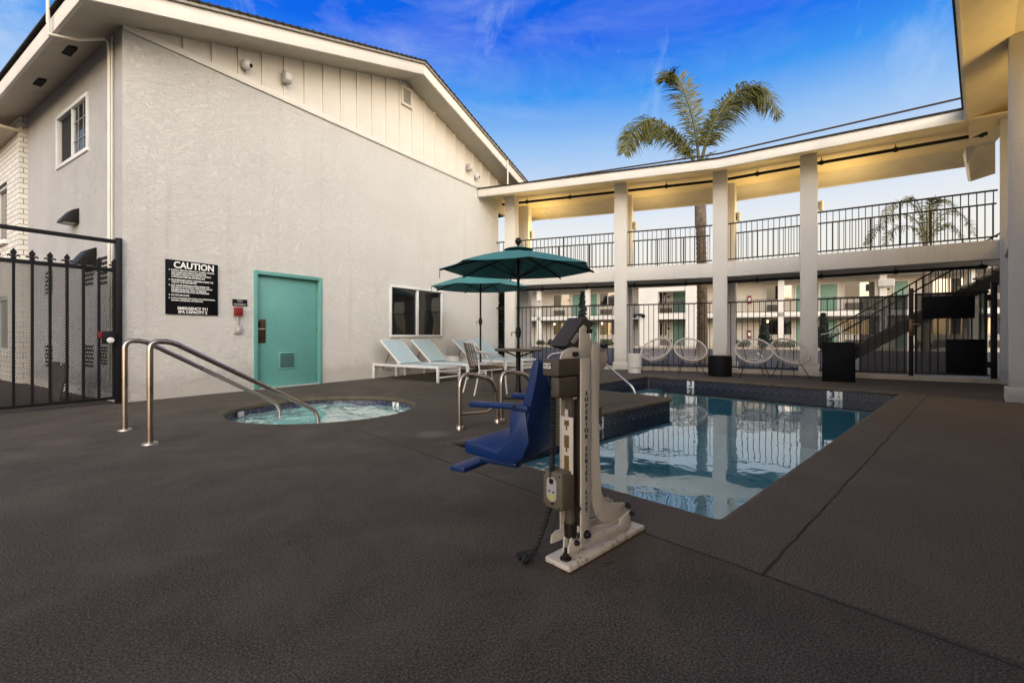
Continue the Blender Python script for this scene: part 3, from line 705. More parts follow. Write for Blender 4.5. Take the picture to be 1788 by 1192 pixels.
# CAUTION board
a0, zt = wall_tz(288,452); a1, _ = wall_tz(379.5,461); _, zb = wall_tz(288,548)
W_ = a1-a0; Hh = zt-zb
sg = thing('caution_sign', 'square black spa caution sign with white lettering left of the teal door', 'sign', WP((a0+a1)/2,(zt+zb)/2), WROT)
MB().box(-W_/2,W_/2,-.022,-.004,-Hh/2,Hh/2).build('board', SIGNB, sg, bevel=.003)
y_ = -.0235
text('CAUTION', .2, 'heading', LETTER, sg, (.02,y_,Hh*.415), weight=.006, fit=(W_*.77,Hh*.125))
lines = [('ELDERLY PERSONS, PREGNANT WOMEN, INFANTS',1),('AND THOSE WITH HEALTH CONDITIONS',0),('REQUIRING MEDICAL CARE SHOULD CONSULT',0),('A PHYSICIAN BEFORE ENTERING SPA',0),None,
 ('UN SUPERVISED USE BY CHILDREN UNDER THE',1),('AGE OF 14 IS PROHIBITED',0),None,('HOT WATER IMMERSION WHILE UNDER THE',1),('INFLUENCE OF ALCOHOL, NARCOTICS, DRUGS',0),('OR MEDICINES MAY LEAD TO SERIOUS',0),('CONSEQUENCES AND IS NOT RECOMMENDED',0),None,
 ('DO NOT USE ALONE',1),None,('LONG EXPOSURE MAY RESULT IN HYPERTHERMIA,',1),('NAUSEA, DIZZINESS OR FAINTING',0)]
z = Hh*.315; body = []
rows = []
for l in lines:
    if l is None: z -= Hh*.018; continue
    rows.append((l[0], z, l[1])); z -= Hh*.0405
for (s_, zz, bul) in rows:
    text(s_, Hh*.047, 'warning_line', LETTER, sg, (-W_*.40,y_,zz), align='LEFT', weight=.0012, fit=(W_*.0205*len(s_),Hh*.030))
    if bul: MB().lathe([(0.0,0),(Hh*.010,0),(Hh*.010,.002),(0,.002)],n=8).build('bullet', LETTER, sg, loc=(-W_*.435,y_,zz)).rotation_euler = (PI/2,0,0)
text('EMERGENCY 911', .08, 'emergency_line', LETTER, sg, (.0,y_,-Hh*.385), weight=.0025, fit=(W_*.57,Hh*.056))
text('SPA CAPACITY 2', .08, 'capacity_line', LETTER, sg, (.0,y_,-Hh*.452), weight=.0025, fit=(W_*.55,Hh*.056))
# POOL EQUIPMENT plate
a, b, z0, z1 = wsize(405.5,522,431,535)
sg = thing('room_sign', 'small black pool equipment plate above the red box', 'sign', WP((a+b)/2,(z0+z1)/2), WROT)
MB().box(-(b-a)/2,(b-a)/2,-.015,-.003,-(z1-z0)/2,(z1-z0)/2).build('board', SIGNB, sg, bevel=.002)
text('POOL', .06, 'lettering', GREYP, sg, (0,-.0165,.032), weight=.0006, fit=((b-a)*.36,.045))
text('EQUIPMENT', .06, 'lettering', GREYP, sg, (0,-.0165,-.032), weight=.0006, fit=((b-a)*.84,.045))
# red call box with conduit and switch
t_, z_ = wall_tz(414,544)
al = thing('emergency_box', 'red emergency shut-off box with conduit and grey switch left of door', 'switch box', WP(t_,z_), WROT)
MB().box(-.06,.06,-.08,-.003,-.07,.07).build('red_box', RED, al, bevel=.008)
MB().tube([(-.005,-.03,-.07),(-.01,-.03,-.24)],.016,8).build('conduit', GREYP, al)
sb = MB().box(-.06,.045,-.06,-.003,-.36,-.235).build('switch', GREYP, al, bevel=.01)
MB().box(-.03,.01,-.072,-.06,-.32,-.28).build('toggle', PLASW, sb, bevel=.003)
# cameras and floodlights on the siding
def dome_cam(px, py, label, k=1.0):
    t, z = wall_tz(px, py); c = thing('security_camera', label, 'camera', WP(t,z), WROT, 'cameras on the gable siding')
    MB().lathe([(0,0),(.075*k,0),(.08*k,.03*k),(.0,.03*k)],n=20).build('mount', PLASW, c).rotation_euler = (PI/2,0,0)
    b = MB().lathe([(0,.10*k),(.06*k,.09*k),(.09*k,.05*k),(.095*k,-.02*k),(.08*k,-.07*k),(.045*k,-.1*k),(0,-.11*k)],c=(0,-.11*k,0),n=22).build('housing', PLASW, c)
    MB().lathe([(0,.0),(.042*k,.0),(.04*k,.025*k),(.02*k,.04*k),(0,.045*k)],n=16).build('lens', BLACK, c, loc=(.05*k,-.17*k,-.015*k)).rotation_euler = (R(100),0,R(28))
    MB().tube([(.03*k,-.02,-.05*k),(.03*k,-.02,-.16*k)],.008,6).build('cable', GREYP, c)
    return c
dome_cam(425,116,'round white dome camera left of the box speaker under the rake', .82)
dome_cam(829,309,'small white dome camera low on the right end of the siding', .72)
def box_unit(px, py, label, k=1.0):
    t, z = wall_tz(px, py); c = thing('floodlight_box', label, 'speaker', WP(t,z), WROT, 'grey boxes on the gable siding')
    MB().box(-.05*k,.05*k,-.08*k,-.003,-.06*k,.06*k).build('bracket', GREYP, c, bevel=.006)
    MB().prism([(-.20*k,.10*k),(-.07*k,.14*k),(-.05*k,-.13*k),(-.17*k,-.15*k),(-.21*k,-.1*k)], -.085*k, .085*k, lambda y,z,x: (x,y,z)).build('housing', GREYP, c, bevel=.015, seg=3)
    MB().box(-.065*k,.065*k,-.222*k,-.212*k,-.085*k,.07*k).build('grille', PLASW, c, bevel=.004)
box_unit(495,138,'grey weatherproof box between the dome camera and the gable vent', .80)
box_unit(815,293,'small grey weatherproof box above the lower right camera', .75)
# sconces on the side wall
def sconce(px, py, label, k=1.0):
    s, z = side_sz(px,py); p = WC - WN*s; c = thing('wall_sconce', label, 'wall light', (p.x,p.y,z), WROT, 'black wedge sconces on the side wall')
    MB().prism([(-.003,.14*k),(-.003,-.1*k),(-.2*k,-.1*k),(-.19*k,-.06*k),(-.08*k,.1*k)], -.16*k, .16*k, lambda x,z,y: (x,y,z)).build('shade', BLACK, c, bevel=.006)
    MB().box(-.17*k,-.03*k,-.13*k,.13*k,-.112*k,-.101*k).build('lens', GREYP, c)
sconce(133,381,'black wedge sconce high on the side wall, above the gate')
sconce(162,452,'black wedge sconce low on the side wall, behind the gate finials', 1.15)

# lumber leaning in the passage
lm = thing('leaning_boards', 'pale boards leaning on the side wall behind the iron gate', 'boards', WP(-.25,0,-1.2), WROT)
for k in range(5):
    MB().bar((-.20+.02*k,-.3+k*.13,0),(-.10,-.3+k*.135,.50+.04*math.sin(k*2)),.10,.02).build('board', WOOD, lm)

# ------------------------------------------------------------------ iron gate left of the building
gt = thing('iron_gate', 'black iron gate with finials and expanded metal mesh left of the building', 'gate', (WC.x,WC.y,0), WROT)
GX0 = -2.3
MB().box(-.085,-.015,-.06,.01,0,2.27).build('post', IRON, gt, bevel=.006)
MB().box(GX0,-.085,-.05,.0,2.19,2.24).build('header_bar', IRON, gt, bevel=.004)
MB().box(GX0,-.09,-.04,-.005,1.80,1.85).build('top_rail', IRON, gt, bevel=.004)
MB().box(GX0,-.09,-.04,-.005,.06,.10).build('bottom_rail', IRON, gt, bevel=.004)
def fleur():
    m = MB(); m.prism([(-.012,0),(.012,0),(.014,.04),(.03,.085),(0,.135),(-.03,.085),(-.014,.04)], -.008,.008, lambda a,b,d: (a,d,b))
    for s in (-1,1): m.prism([(s*.01,.03),(s*.03,.06),(s*.055,.05),(s*.052,.025),(s*.042,.04),(s*.03,.035),(s*.014,.015)], -.007,.007, lambda a,b,d: (a,d,b))
    m.box(-.022,.022,-.02,.02,-.002,.018); return m
pk = MB().box(-.013,.013,-.013,.013,.06,1.85).mesh('picket', IRON); fl = fleur().mesh('finial', IRON)
for k in range(13):
    x = -.10-.157*k
    o = link('picket', pk, gt, (x,-.028,0)); link('finial', fl, o, (0,0,1.845))
MB().box(GX0,-.09,-.008,-.006,.10,1.80).build('mesh_panel', SCREEN, gt)
lk = MB().box(-.235,-.09,-.10,-.045,.82,.99).build('lock_box', IRON, gt, bevel=.01)
MB().lathe([(0,0),(.038,0),(.036,.03),(0,.04)],n=16).build('knob', WHITE, lk, loc=(-.16,-.10,.87)).rotation_euler = (PI/2,0,0)
MB().box(-.27,-.237,-.085,-.05,.90,.985).build('tag', RED, lk, bevel=.003)

# ------------------------------------------------------------------ covered walkway across the back
wk = thing('covered_walkway', 'two storey open walkway with square white columns behind the pool', 'walkway', (0,0,0))
COLS = [(C1,DL),(C2,DL),(C3,None),(C4,DR)]
CS = .335
def column(parent, p, d, plinth=True, z1=5.14, size=CS):
    ang = math.atan2(d.y,d.x)
    o = MB().box(-size/2,size/2,0,size,0,z1).build('column', STU2, parent, bevel=.012, loc=(p.x,p.y,0), rotz=ang)
    if plinth: MB().box(-size/2-.035,size/2+.035,-.03,size+.03,0,.21).build('plinth', STU2, o, bevel=.012)
    return o
for c, d in COLS:
    dd = d or (DL+DR).normalized()
    column(wk, c, dd)
REAR = 1.24
for c, d, a in ((C1,DL,AL),(C2,DL,AL),(C3,DR,AR),(C4,DR,AR)):
    column(wk, c+a*REAR, d, True)
def strip(name, sec, mat, a=None, b=None, bevel=0): return MB().sweep(sec, lambda d: wline(d,a,b)).build(name, mat, wk, bevel=bevel)
def walk_u(px, d=.1):          # distance along the right-hand run for a bearing
    r = (px-CX)/F; o = C4+AR*d; return (r*o.y-o.x)/(DR.x-DR.y*r)
UR = walk_u(1687,2.37)
FZ = 4.93; FD = -.85
wall_hit = WP(8.16,0).xy
La = wall_hit - AL*FD + DL*.02
Rb = CE + DR*.35
strip('fascia', [(FD,FZ),(FD,FZ+.215),(FD+.04,FZ+.215),(FD+.04,FZ)], TRIM, La, C3+DR*4.36, .004)
strip('drip_edge', [(FD-.03,FZ+.217),(FD-.03,FZ+.25),(FD+.1,FZ+.25),(FD+.1,FZ+.217)], ROOF, La, C3+DR*4.36)
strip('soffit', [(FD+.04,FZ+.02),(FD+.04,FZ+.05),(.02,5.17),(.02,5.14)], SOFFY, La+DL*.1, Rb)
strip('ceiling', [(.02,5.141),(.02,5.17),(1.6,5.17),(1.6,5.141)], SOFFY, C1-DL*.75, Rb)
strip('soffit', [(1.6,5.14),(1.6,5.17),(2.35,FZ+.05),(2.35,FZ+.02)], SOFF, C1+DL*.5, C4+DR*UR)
strip('fascia', [(2.35,FZ),(2.35,FZ+.215),(2.39,FZ+.215),(2.39,FZ)], TRIM, C1+DL*.5, C4+DR*UR, .004)
strip('roof', [(FD-.02,FZ+.252),(.78,5.50),(.78,5.40),(FD-.02,FZ+.23)], ROOF, La+DL*.3, C3+DR*4.38)
strip('roof', [(.785,5.50),(2.41,FZ+.252),(2.41,FZ+.23),(.785,5.40)], ROOF, C1+DL*.5, C4+DR*UR)
# eave of the run that turns back at the right end
e1_, e2_, e3_, e4_ = AT(1687,252,10.2), AT(1738,238,9.8), AT(1738,303,11.2), AT(1695,317,11.4)
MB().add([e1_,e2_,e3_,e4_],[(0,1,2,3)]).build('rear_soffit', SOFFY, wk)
MB().add([e1_,e4_,e4_+Vector((-.07,0,.0)),e1_+Vector((-.07,0,-.25))],[(0,1,2,3)]).build('fascia', TRIM, wk)
strip('floor_beam', [(.03,2.43),(.03,2.80),(.22,2.80),(.22,2.43)], STU2, C1-DL*.45, CE+DR*.75, .006)
strip('floor_slab', [(.22,2.60),(.22,2.785),(REAR,2.785),(REAR,2.60)], SOFF, C1-DL*.45, CE+DR*.75)
strip('floor_beam', [(REAR+.03,2.43),(REAR+.03,2.80),(REAR+.22,2.80),(REAR+.22,2.43)], STU2, C1-DL*.45, CE+DR*.75, .006)
# back run of the roof behind the gabled block
bk = MB()
p0 = C1+DL*.5+AL*2.37; p1 = p0 + AL*.1 - DL*.95
bk.add([(p0.x,p0.y,FZ+.02),((C1+AL*1.6-DL*.6).x,(C1+AL*1.6-DL*.6).y,5.13),((C1+AL*2.0-DL*.9).x,(C1+AL*2.0-DL*.9).y,5.13),(p1.x,p1.y,FZ+.02),((C1+AL*1.6+DL*.5).x,(C1+AL*1.6+DL*.5).y,5.135)],[(0,4,1),(0,1,2,3)])
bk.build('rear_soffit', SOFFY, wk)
# sprinkler pipes
def pipe(z, d, r, a, b):
    for (s, e) in ((a, C3-DL*.0), (C3, b)):
        ax = AL if s is a else AR
        mb = MB().tube([(s.x+ax.x*d,s.y+ax.y*d,z),(e.x+ax.x*d,e.y+ax.y*d,z)], r, 10)
        L = (e-s).length; dirn = (e-s).normalized(); k = .8
        while k < L:
            q = s+dirn*k+ax*d; mb.tube([(q.x,q.y,z),(q.x,q.y,z+.12)], .008, 6)
            mb.tube([tuple((q-dirn*.035).to_3d()+Vector((0,0,z))), tuple((q+dirn*.035).to_3d()+Vector((0,0,z)))], r*1.5, 10); k += 1.35
        mb.build('sprinkler_pipe', BLACK, wk)
pipe(5.02,.42,.037,C1-DL*.4,CE)
pipe(2.33,.42,.035,C1+DL*.1,CE)
# roof conduit run
q0 = La+AL*FD*.0
cr = MB()
l = wline(-.35, La+DL*.9, C3+DR*4.45)
cr.tube([(l[0][0],l[0][1],5.34),(l[1][0],l[1][1],5.45),(l[2][0],l[2][1],5.56)], .022, 8)
l = wline(-.5, La+DL*.9, C3-DL*1.1)
cr.tube([(l[0][0],l[0][1],5.29),((l[0][0]+l[1][0])/2,(l[0][1]+l[1][1])/2,5.27),((l[0][0]+l[1][0]*3)/4,(l[0][1]+l[1][1]*3)/4,5.28)], .018, 8)
cr.build('roof_conduit', M('roof_pipe',(.06,.04,.03),.6), wk)
# kerb under the fence
kb = MB().sweep([(-.02,-.02),(-.02,.085),(.26,.085),(.26,-.02)], lambda d: wline(d, C1-DL*.5, CE+DR*.2)).build('kerb', CURB)
structure(kb)
# sconces on the rear columns upstairs, their lamps assumed lit from the yellow glow
def lamp(p, ang, z, label, power, pos):
    c = thing('porch_light', label, 'wall light', (p.x,p.y,z), ang, 'porch lights on the upstairs columns')
    MB().box(-.05,.05,-.012,.0,-.1,.1).build('back_plate', BRONZE, c, bevel=.004)
    MB().lathe([(0,-.14),(.05,-.14),(.055,.10),(.048,.10),(.045,.0),(0,.0)],c=(0,-.07,0),n=16).build('shade', GREYP, c)
    MB().lathe([(0,.005),(.03,.005),(.03,.06),(0,.075)],c=(0,-.07,0),n=12).build('bulb', LAMPE, c)
    L = bpy.data.lights.new('assumed_porch_lamp','POINT'); L.energy = power*2.4; L.color = (1,.70,.28); L.shadow_soft_size = .4
    lo = bpy.data.objects.new('assumed_porch_lamp', L); COL.objects.link(lo); lo.parent = c; lo.location = (0,-.55,.0)
for (c,d,a,lab,pw) in ((C1,DL,AL,'porch light assumed lit on the rear column nearest the gabled block',24),(C2,DL,AL,'porch light assumed lit on the rear column left of the palm trunk',14),(C3,DR,AR,'porch light assumed lit on the rear column at the bend',16),(C4,DR,AR,'assumed porch light on the hidden rear column right of the bend',20)):  # the lamp right of the bend is unseen, an assumed addition
    p = c+a*(REAR+CS/2)+d*(CS/2)
    lamp(p, math.atan2(d.y,d.x)+PI/2, 4.25, lab, pw, 1)

# railings and fences
def railing(name, label, cat, group, p, q, z0, z1, mat, step=.115, pr=.0075, bottom=True, posts=(), rail=.04):
    d = q-p; L = d.length; ang = math.atan2(d.y,d.x)
    t = thing(name, label, cat, (p.x,p.y,0), ang, group)
    MB().box(0,L,-.02,.02,z1-rail*.8,z1).build('top_rail', mat, t, bevel=.004)
    if bottom: MB().box(0,L,-.015,.015,z0,z0+.03).build('bottom_rail', mat, t, bevel=.003)
    n = max(1,int(L/step)); me = MB().box(-pr,pr,-pr,pr,z0+.03,z1-rail*.8).mesh('picket', mat)
    for k in range(n):
        x = (k+.5)*L/n; link('picket', me, t, (x,0,0))
    pm = MB().box(-.018,.018,-.018,.018,z0,z1-rail*.8).mesh('post', mat)
    for f in posts: link('post', pm, t, (L*f,0,0))
    return t
hw = CS/2+.005
bays = [(WP(8.75,0).xy+AL*0, C1-DL*hw, 'between the gabled block and the first column'), (C1+DL*hw, C2-DL*hw, 'between the first and second columns'),
        (C2+DL*hw, C3-DL*hw, 'between the second and third columns, before the palm'), (C3+DR*hw, C4-DR*hw, 'between the third and fourth columns'), (C4+DR*hw, CE+DR*.08, 'right of the fourth column')]
for i,(p,q,w) in enumerate(bays):
    a = AL if i < 3 else AR
    if i == 0: p = C1-DL*.62
    railing('balcony_railing', 'upstairs front bronze picket railing '+w, 'railing', 'upstairs front railings', p+a*.12, q+a*.12, 2.86, 3.80, BRONZE, posts=(.5,) if i in (1,2,4) else ())
    pr_, qr_ = p+a*(REAR+.16), q+a*(REAR+.16)
    if i == 4: qr_ = C4+AR*(REAR+.16)+DR*walk_u(1740,REAR+.16)
    railing('balcony_railing', 'upstairs rear bronze picket railing '+w, 'railing', 'upstairs rear railings', pr_, qr_, 2.86, 3.80, BRONZE, posts=(.33,.67) if i in (1,2,4) else ())
fb = list(bays); fb[0] = (C1-DL*.62, C1-DL*hw, bays[0][2])
u_post = walk_u(1590); u_end = walk_u(1735)
for i,(p,q,w) in enumerate(fb):
    a = AL if i < 3 else AR
    if i == 4: q = C4+DR*(u_post-.04)
    railing('pool_fence', 'black picket pool fence '+w, 'fence', 'black pool fence panels', p+a*.1, q+a*.1, .13, 1.79, IRON, step=.122, pr=.008)
# gate in the fence at right
gp = C4+AR*.1+DR*(u_post-.03); gang = math.atan2(DR.y,DR.x); GW = u_end-u_post
pg = thing('pool_gate', 'black picket pool gate with solid panels below the stairs', 'gate', (gp.x,gp.y,0), gang)
MB().box(0,.075,-.04,.04,0,1.93).build('post', IRON, pg, bevel=.004)
MB().box(GW-.01,GW+.075,-.04,.04,0,1.98).build('post', IRON, pg, bevel=.004)
MB().box(.095,GW-.03,-.02,.02,1.77,1.82).build('top_rail', IRON, pg, bevel=.003)
MB().box(.095,GW-.03,-.02,.02,.13,.17).build('bottom_rail', IRON, pg, bevel=.003)
MB().box(GW-.10,GW-.06,-.022,.022,.17,1.77).build('stile', IRON, pg)
MB().box(.095,.135,-.022,.022,.17,1.77).build('stile', IRON, pg)
pm = MB().box(-.009,.009,-.009,.009,.17,1.77).mesh('picket', IRON)
n = int((GW-.2)/.12)
for k in range(n): link('picket', pm, pg, (.135+(k+.6)*(GW-.24)/n,0,0))
MB().box(.22,GW-.24,-.035,-.022,1.28,1.74).build('sign_panel', SIGNB, pg, bevel=.004)
MB().box(.58,GW-.10,-.035,-.022,.17,.86).build('kick_panel', SIGNB, pg, bevel=.004)
lk = MB().box(.0,.085,-.065,-.042,.93,1.28).build('lock', BRASS, pg, bevel=.004)
MB().tube([(.045,-.07,1.17),(.045,-.10,1.17),(.16,-.10,1.17)],.010,8).build('lever', STEEL, lk)
for z in (.3,1.62): MB().box(GW-.06,GW-.01,-.03,.03,z,z+.12).build('hinge', IRON, pg)
MB().box(.135,GW-.06,.024,.030,.17,1.77).build('mesh_panel', SCREEN2, pg)
# mesh infill panel on the fence left of the gate
u0 = walk_u(1500)
o = MB().box(0,u_post-u0-.05,-.004,.004,.16,1.76).build('mesh_infill', M('dark_mesh',(.012,.012,.013),.6), None, loc=((C4+AR*.125+DR*u0).x,(C4+AR*.125+DR*u0).y,0), rotz=gang)
o.data.materials[0] = SCREEN2
tag(o, 'dark expanded metal screen on the fence left of the pool gate', 'screen')

# ------------------------------------------------------------------ stairs behind the fence
so0 = C4+AR*2.15
stt = thing('staircase', 'black steel outdoor stairs with concrete treads behind the pool gate', 'stairs', (so0.x,so0.y,0), gang)
U0, U1, ZT = .35, 4.25, 2.80
def sz(u): return (u-U0)/(U1-U0)*ZT
for y in (0,1.15):
    MB().bar((U0,y,.05),(U1,y,ZT-.1),.06,.26).build('stringer', IRON, stt)
    MB().bar((U0-.1,y,.95),(U1,y,ZT+.9),.035,.035).build('handrail', IRON, stt)
    MB().bar((U0-.1,y,.72),(U1,y,ZT+.67),.03,.03).build('mid_rail', IRON, stt)
    me = MB().box(-.009,.009,-.009,.009,0,.95).mesh('picket', IRON)
    k = 0
    while U0+k*.13 < U1:
        u = U0+k*.13; link('picket', me, stt, (u,y,sz(u)+.0)); k += 1
for k in range(14):
    u = U0+(k+.4)*(U1-U0)/14; MB().box(u-.16,u+.16,.03,1.12,sz(u)+.03,sz(u)+.08).build('tread', CURB, stt)

# ------------------------------------------------------------------ right wing
rw = thing('motel_wing', 'near white motel wing with tall columns and cream soffit at far right', 'building', (PB.x,PB.y,0), PROT)
cq = -1.17
assumed_lamp_p = PP(6.9,-2.98)
lamp(assumed_lamp_p, PROT+PI, 4.1, 'assumed porch light, out of view, on the wall behind the near right column', 34, 1)  # assumed lamp, out of view, added for the yellow light on the wing soffit
o = MB().box(7.12,7.5,cq-.42,cq,0,5.13).build('column', STU2, rw, bevel=.012)
MB().box(7.08,7.54,cq-.46,cq+.04,0,.20).build('plinth', STU2, o, bevel=.015)
o = MB().box(10.52,10.95,-1.95,-1.15,0,5.13).build('column', STU2, rw, bevel=.012)
MB().box(10.50,10.515,-1.72,-1.3,2.75,4.9).build('panel_trim', STU2, rw, bevel=.004)
FQ = -.68
def rwstrip(name, sec, mat, p0, p1, bevel=0):
    mb = MB(); mb.prism(sec, p0, p1, lambda a,b,d: (d,a,b)); return mb.build(name, mat, rw, bevel=bevel)
PE = 9.62
rwstrip('fascia', [(FQ,FZ),(FQ,FZ+.215),(FQ-.04,FZ+.215),(FQ-.04,FZ)], TRIM, -5, PE, .004)
rwstrip('roof', [(FQ+.04,FZ+.22),(FQ+.04,FZ+.255),(-4.2,6.0),(-4.2,5.9)], ROOF, -5, PE+.4)
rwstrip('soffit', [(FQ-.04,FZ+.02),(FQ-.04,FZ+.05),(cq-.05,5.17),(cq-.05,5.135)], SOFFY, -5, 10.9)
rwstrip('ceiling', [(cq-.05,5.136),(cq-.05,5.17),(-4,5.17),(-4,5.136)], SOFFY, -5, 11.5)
rwstrip('floor_slab', [(cq-.04,2.43),(cq-.04,2.80),(-3.2,2.80),(-3.2,2.43)], STU2, 7.5, 10.52)
rwstrip('rear_wall', [(-3.0,0),(-3.0,5.13),(-3.15,5.13),(-3.15,0)], STU, -5, 11.5)

# ------------------------------------------------------------------ distant motel wing
FO = Vector((3.96,41.7)); FDIR = Vector((.895,-.445)).normalized(); FAWAY = Vector((-FDIR.y,FDIR.x)); FROT = math.atan2(FDIR.y,FDIR.x)
def far_x(px, d=0):
    r = (px-CX)/F; o = FO+FAWAY*d; return (r*o.y-o.x)/(FDIR.x-FDIR.y*r)
fbld = thing('motel_building', 'long two storey motel block with teal doors across the parking lot', 'building', (FO.x,FO.y,0), FROT)
X0, X1 = -12, far_x(1790)+6
WY = 1.5
BAY0, BAY1 = far_x(1115,-.6), far_x(1218,-.6)
MB().box(X0,X1,WY,WY+6,0,5.15).build('wall', FARW, fbld)
MB().box(X0,X1,0,WY,2.32,2.66).build('balcony_slab', FARWH, fbld, bevel=.01)
MB().box(X0,X1,.02,.10,2.16,2.319).build('beam', BRONZE, fbld)
MB().box(X0,X1,-.45,WY+6.4,5.15,5.4).build('roof', FARWH, fbld)
MB().box(X0,X1,-.5,WY+6.5,5.401,5.5).build('roof_cap', ROOF, fbld)
MB().box(X0,X1,-.10,0,-.03,.14).build('walk_kerb', CURB, fbld)
# railings
rl = MB(); rl.box(X0,X1,.03,.06,3.62,3.66).box(X0,X1,.03,.06,2.74,2.77)
k = X0
while k < X1: rl.box(k-.008,k+.008,.037,.053,2.77,3.62); k += .13
rl.build('railing', BRONZE, fbld)
for px in (941,1026,1364,1542,1700,1790,880):
    x = far_x(px,.05); MB().box(x-.2,x+.2,.0,.4,0,5.15).build('post', FARWH, fbld)
def far_window(pa, pb, z0, z1, left_dark=False, ac=True):
    a, b = far_x(pa,WY), far_x(pb,WY)
    w = MB()
    for q in ((a,b,z0-.05,z0),(a,b,z1,z1+.05),(a-.05,a,z0-.05,z1+.05),(b,b+.05,z0-.05,z1+.05)): w.box(q[0],q[1],WY-.06,WY+.02,q[2],q[3])
    w = w.build('window', FARWH, fbld); m = (a+b)/2
    MB().box(a,m-.03,WY-.03,WY-.02,z0,z1).build('pane', GLASS if left_dark else GLASSF, w)
    MB().box(m+.03,b,WY-.03,WY-.02,z0,z1).build('pane', GLASSF, w)
    MB().box(m-.03,m+.03,WY-.05,WY,z0,z1).build('mullion', FARWH, w)
    if ac:
        c = MB().box(a+.05,a+1.1,WY-.16,WY,z0-.85,z0-.38).build('air_conditioner', M('ac_grille',(.10,.085,.07),.6,var=.2), fbld, bevel=.02)
        MB().box(a+.0,a+1.15,WY-.10,WY,z0-.9,z0-.851).build('tray', FARWH, c)
def far_door(pa, pb, z0, mat=TEALF):
    a, b = far_x(pa,WY), far_x(pb,WY)
    d = MB().box(a,b,WY-.05,WY+.02,z0,z0+2.05).build('door', mat, fbld, bevel=.01)
    MB().box(b-.18,b-.1,WY-.10,WY-.05,z0+.95,z0+1.15).build('handle', BRASS, d)
    MB().box(a-.08,a,WY-.06,WY+.0,z0,z0+2.12).box(b,b+.08,WY-.06,WY,z0,z0+2.12).box(a,b,WY-.06,WY,z0+2.05,z0+2.12).build('frame', FARWH, d)
    MB().box(a-.5,a-.25,WY-.03,WY,z0+1.45,z0+1.6).build('number_plaque', BRONZE, fbld)
for z0 in (2.68,.02):
    for pa,pb,ld in ((967,994,True),(1048,1075,True),(1338,1382,True),(1474,1527,True),(1629,1682,False),(1725,1770,False)):
        far_window(pa,pb,z0+1.0,z0+2.08,ld)
    for pa,pb in ((1000,1014),(1031,1043),(1390,1404),(1432,1462),(1561,1585),(1696,1716)):
        far_door(pa,pb,z0)
# projecting bay
for (pa,pb) in ((1115,1148.5),(1197,1218)):
    a, b = far_x(pa,-.6), far_x(pb,-.6); MB().box(a,b,-.6,.5,0,4.85).build('bay_wall', FARWH, fbld)
a, b = far_x(1148.5,-.6), far_x(1197,-.6)
MB().box(a,b,-.5,.0,2.25,2.75).build('bay_slab', FARWH, fbld); MB().box(a,b,-.5,.3,4.5,4.85).build('bay_header', FARWH, fbld)
for z0 in (2.68,.02):
    far_door(1175,1196,z0); far_window(1150,1164,z0+.95,z0+1.95,True)
rl = MB(); rl.box(a,b,-.49,-.46,3.62,3.67); k = a
while k < b: rl.box(k-.01,k+.01,-.485,-.465,2.75,3.62); k += .13
rl.build('railing', BRONZE, fbld)
# assumed warm lamps under the far balcony, added for the yellow glow there
for px, z in ((969,2.0),(1052,2.0),(1340,2.0)):
    x = far_x(px,WY); g = MB().box(x-.07,x+.07,WY-.15,WY-.03,z-.06,z+.10).build('porch_light', LAMPE, fbld, bevel=.02)
for (px,z) in ((1308.5,3.75),(1308.5,1.05)):
    x = far_x(px,WY); p = FO+FDIR*x+FAWAY*WY
    e = thing('fire_extinguisher_case', 'red fire extinguisher case on the far wall, '+('upper floor' if z > 2 else 'ground floor'), 'extinguisher', (p.x,p.y,z), FROT, 'extinguishers on the far wall')
    MB().box(-.14,.14,-.18,-.01,-.3,.32).build('case', RED, e, bevel=.03)
    MB().box(-.08,.08,-.19,-.181,-.15,.12).build('window', LETTER, e)
# lantern on the far post, floodlight on bay
x = far_x(939,.0); p = FO+FDIR*x
ln = thing('lantern', 'grey lantern on a white post across the parking lot', 'lantern', (p.x,p.y,3.55), FROT)
MB().box(-.25,.25,-.25,-.01,.0,.55).build('body', GREYP, ln, bevel=.05); MB().box(-.32,.32,-.32,-.01,.55,.63).build('cap', GREYP, ln)
x = far_x(1546,-.03); p = FO+FDIR*x
ln = thing('wall_lantern', 'pale louvred light box high on the far post right of stairs', 'lantern', (p.x,p.y,4.25), FROT)
MB().box(-.45,.45,-.3,-.01,.0,.5).build('body', PLASW, ln, bevel=.04)
sl_ = MB()
for k in range(3): sl_.box(-.4,.4,-.315,-.301,.08+k*.14,.14+k*.14)
sl_.build('louver', GREYP, ln)
x = far_x(1117,-.6); p = FO+FDIR*x-FAWAY*.6
ln = thing('floodlight', 'twin black floodlight on the white projecting bay', 'floodlight', (p.x,p.y,2.65), FROT)
MB().box(-.18,.18,-.12,-.01,-.1,.1).build('bracket', BLACK, ln, bevel=.02)
for s in (-1,1): MB().lathe([(0,0),(.09,.0),(.16,.28),(0,.28)],n=12).build('lamp_head', BLACK, ln, loc=(s*.25,-.15,.0)).rotation_euler = (R(120),0,s*.5)

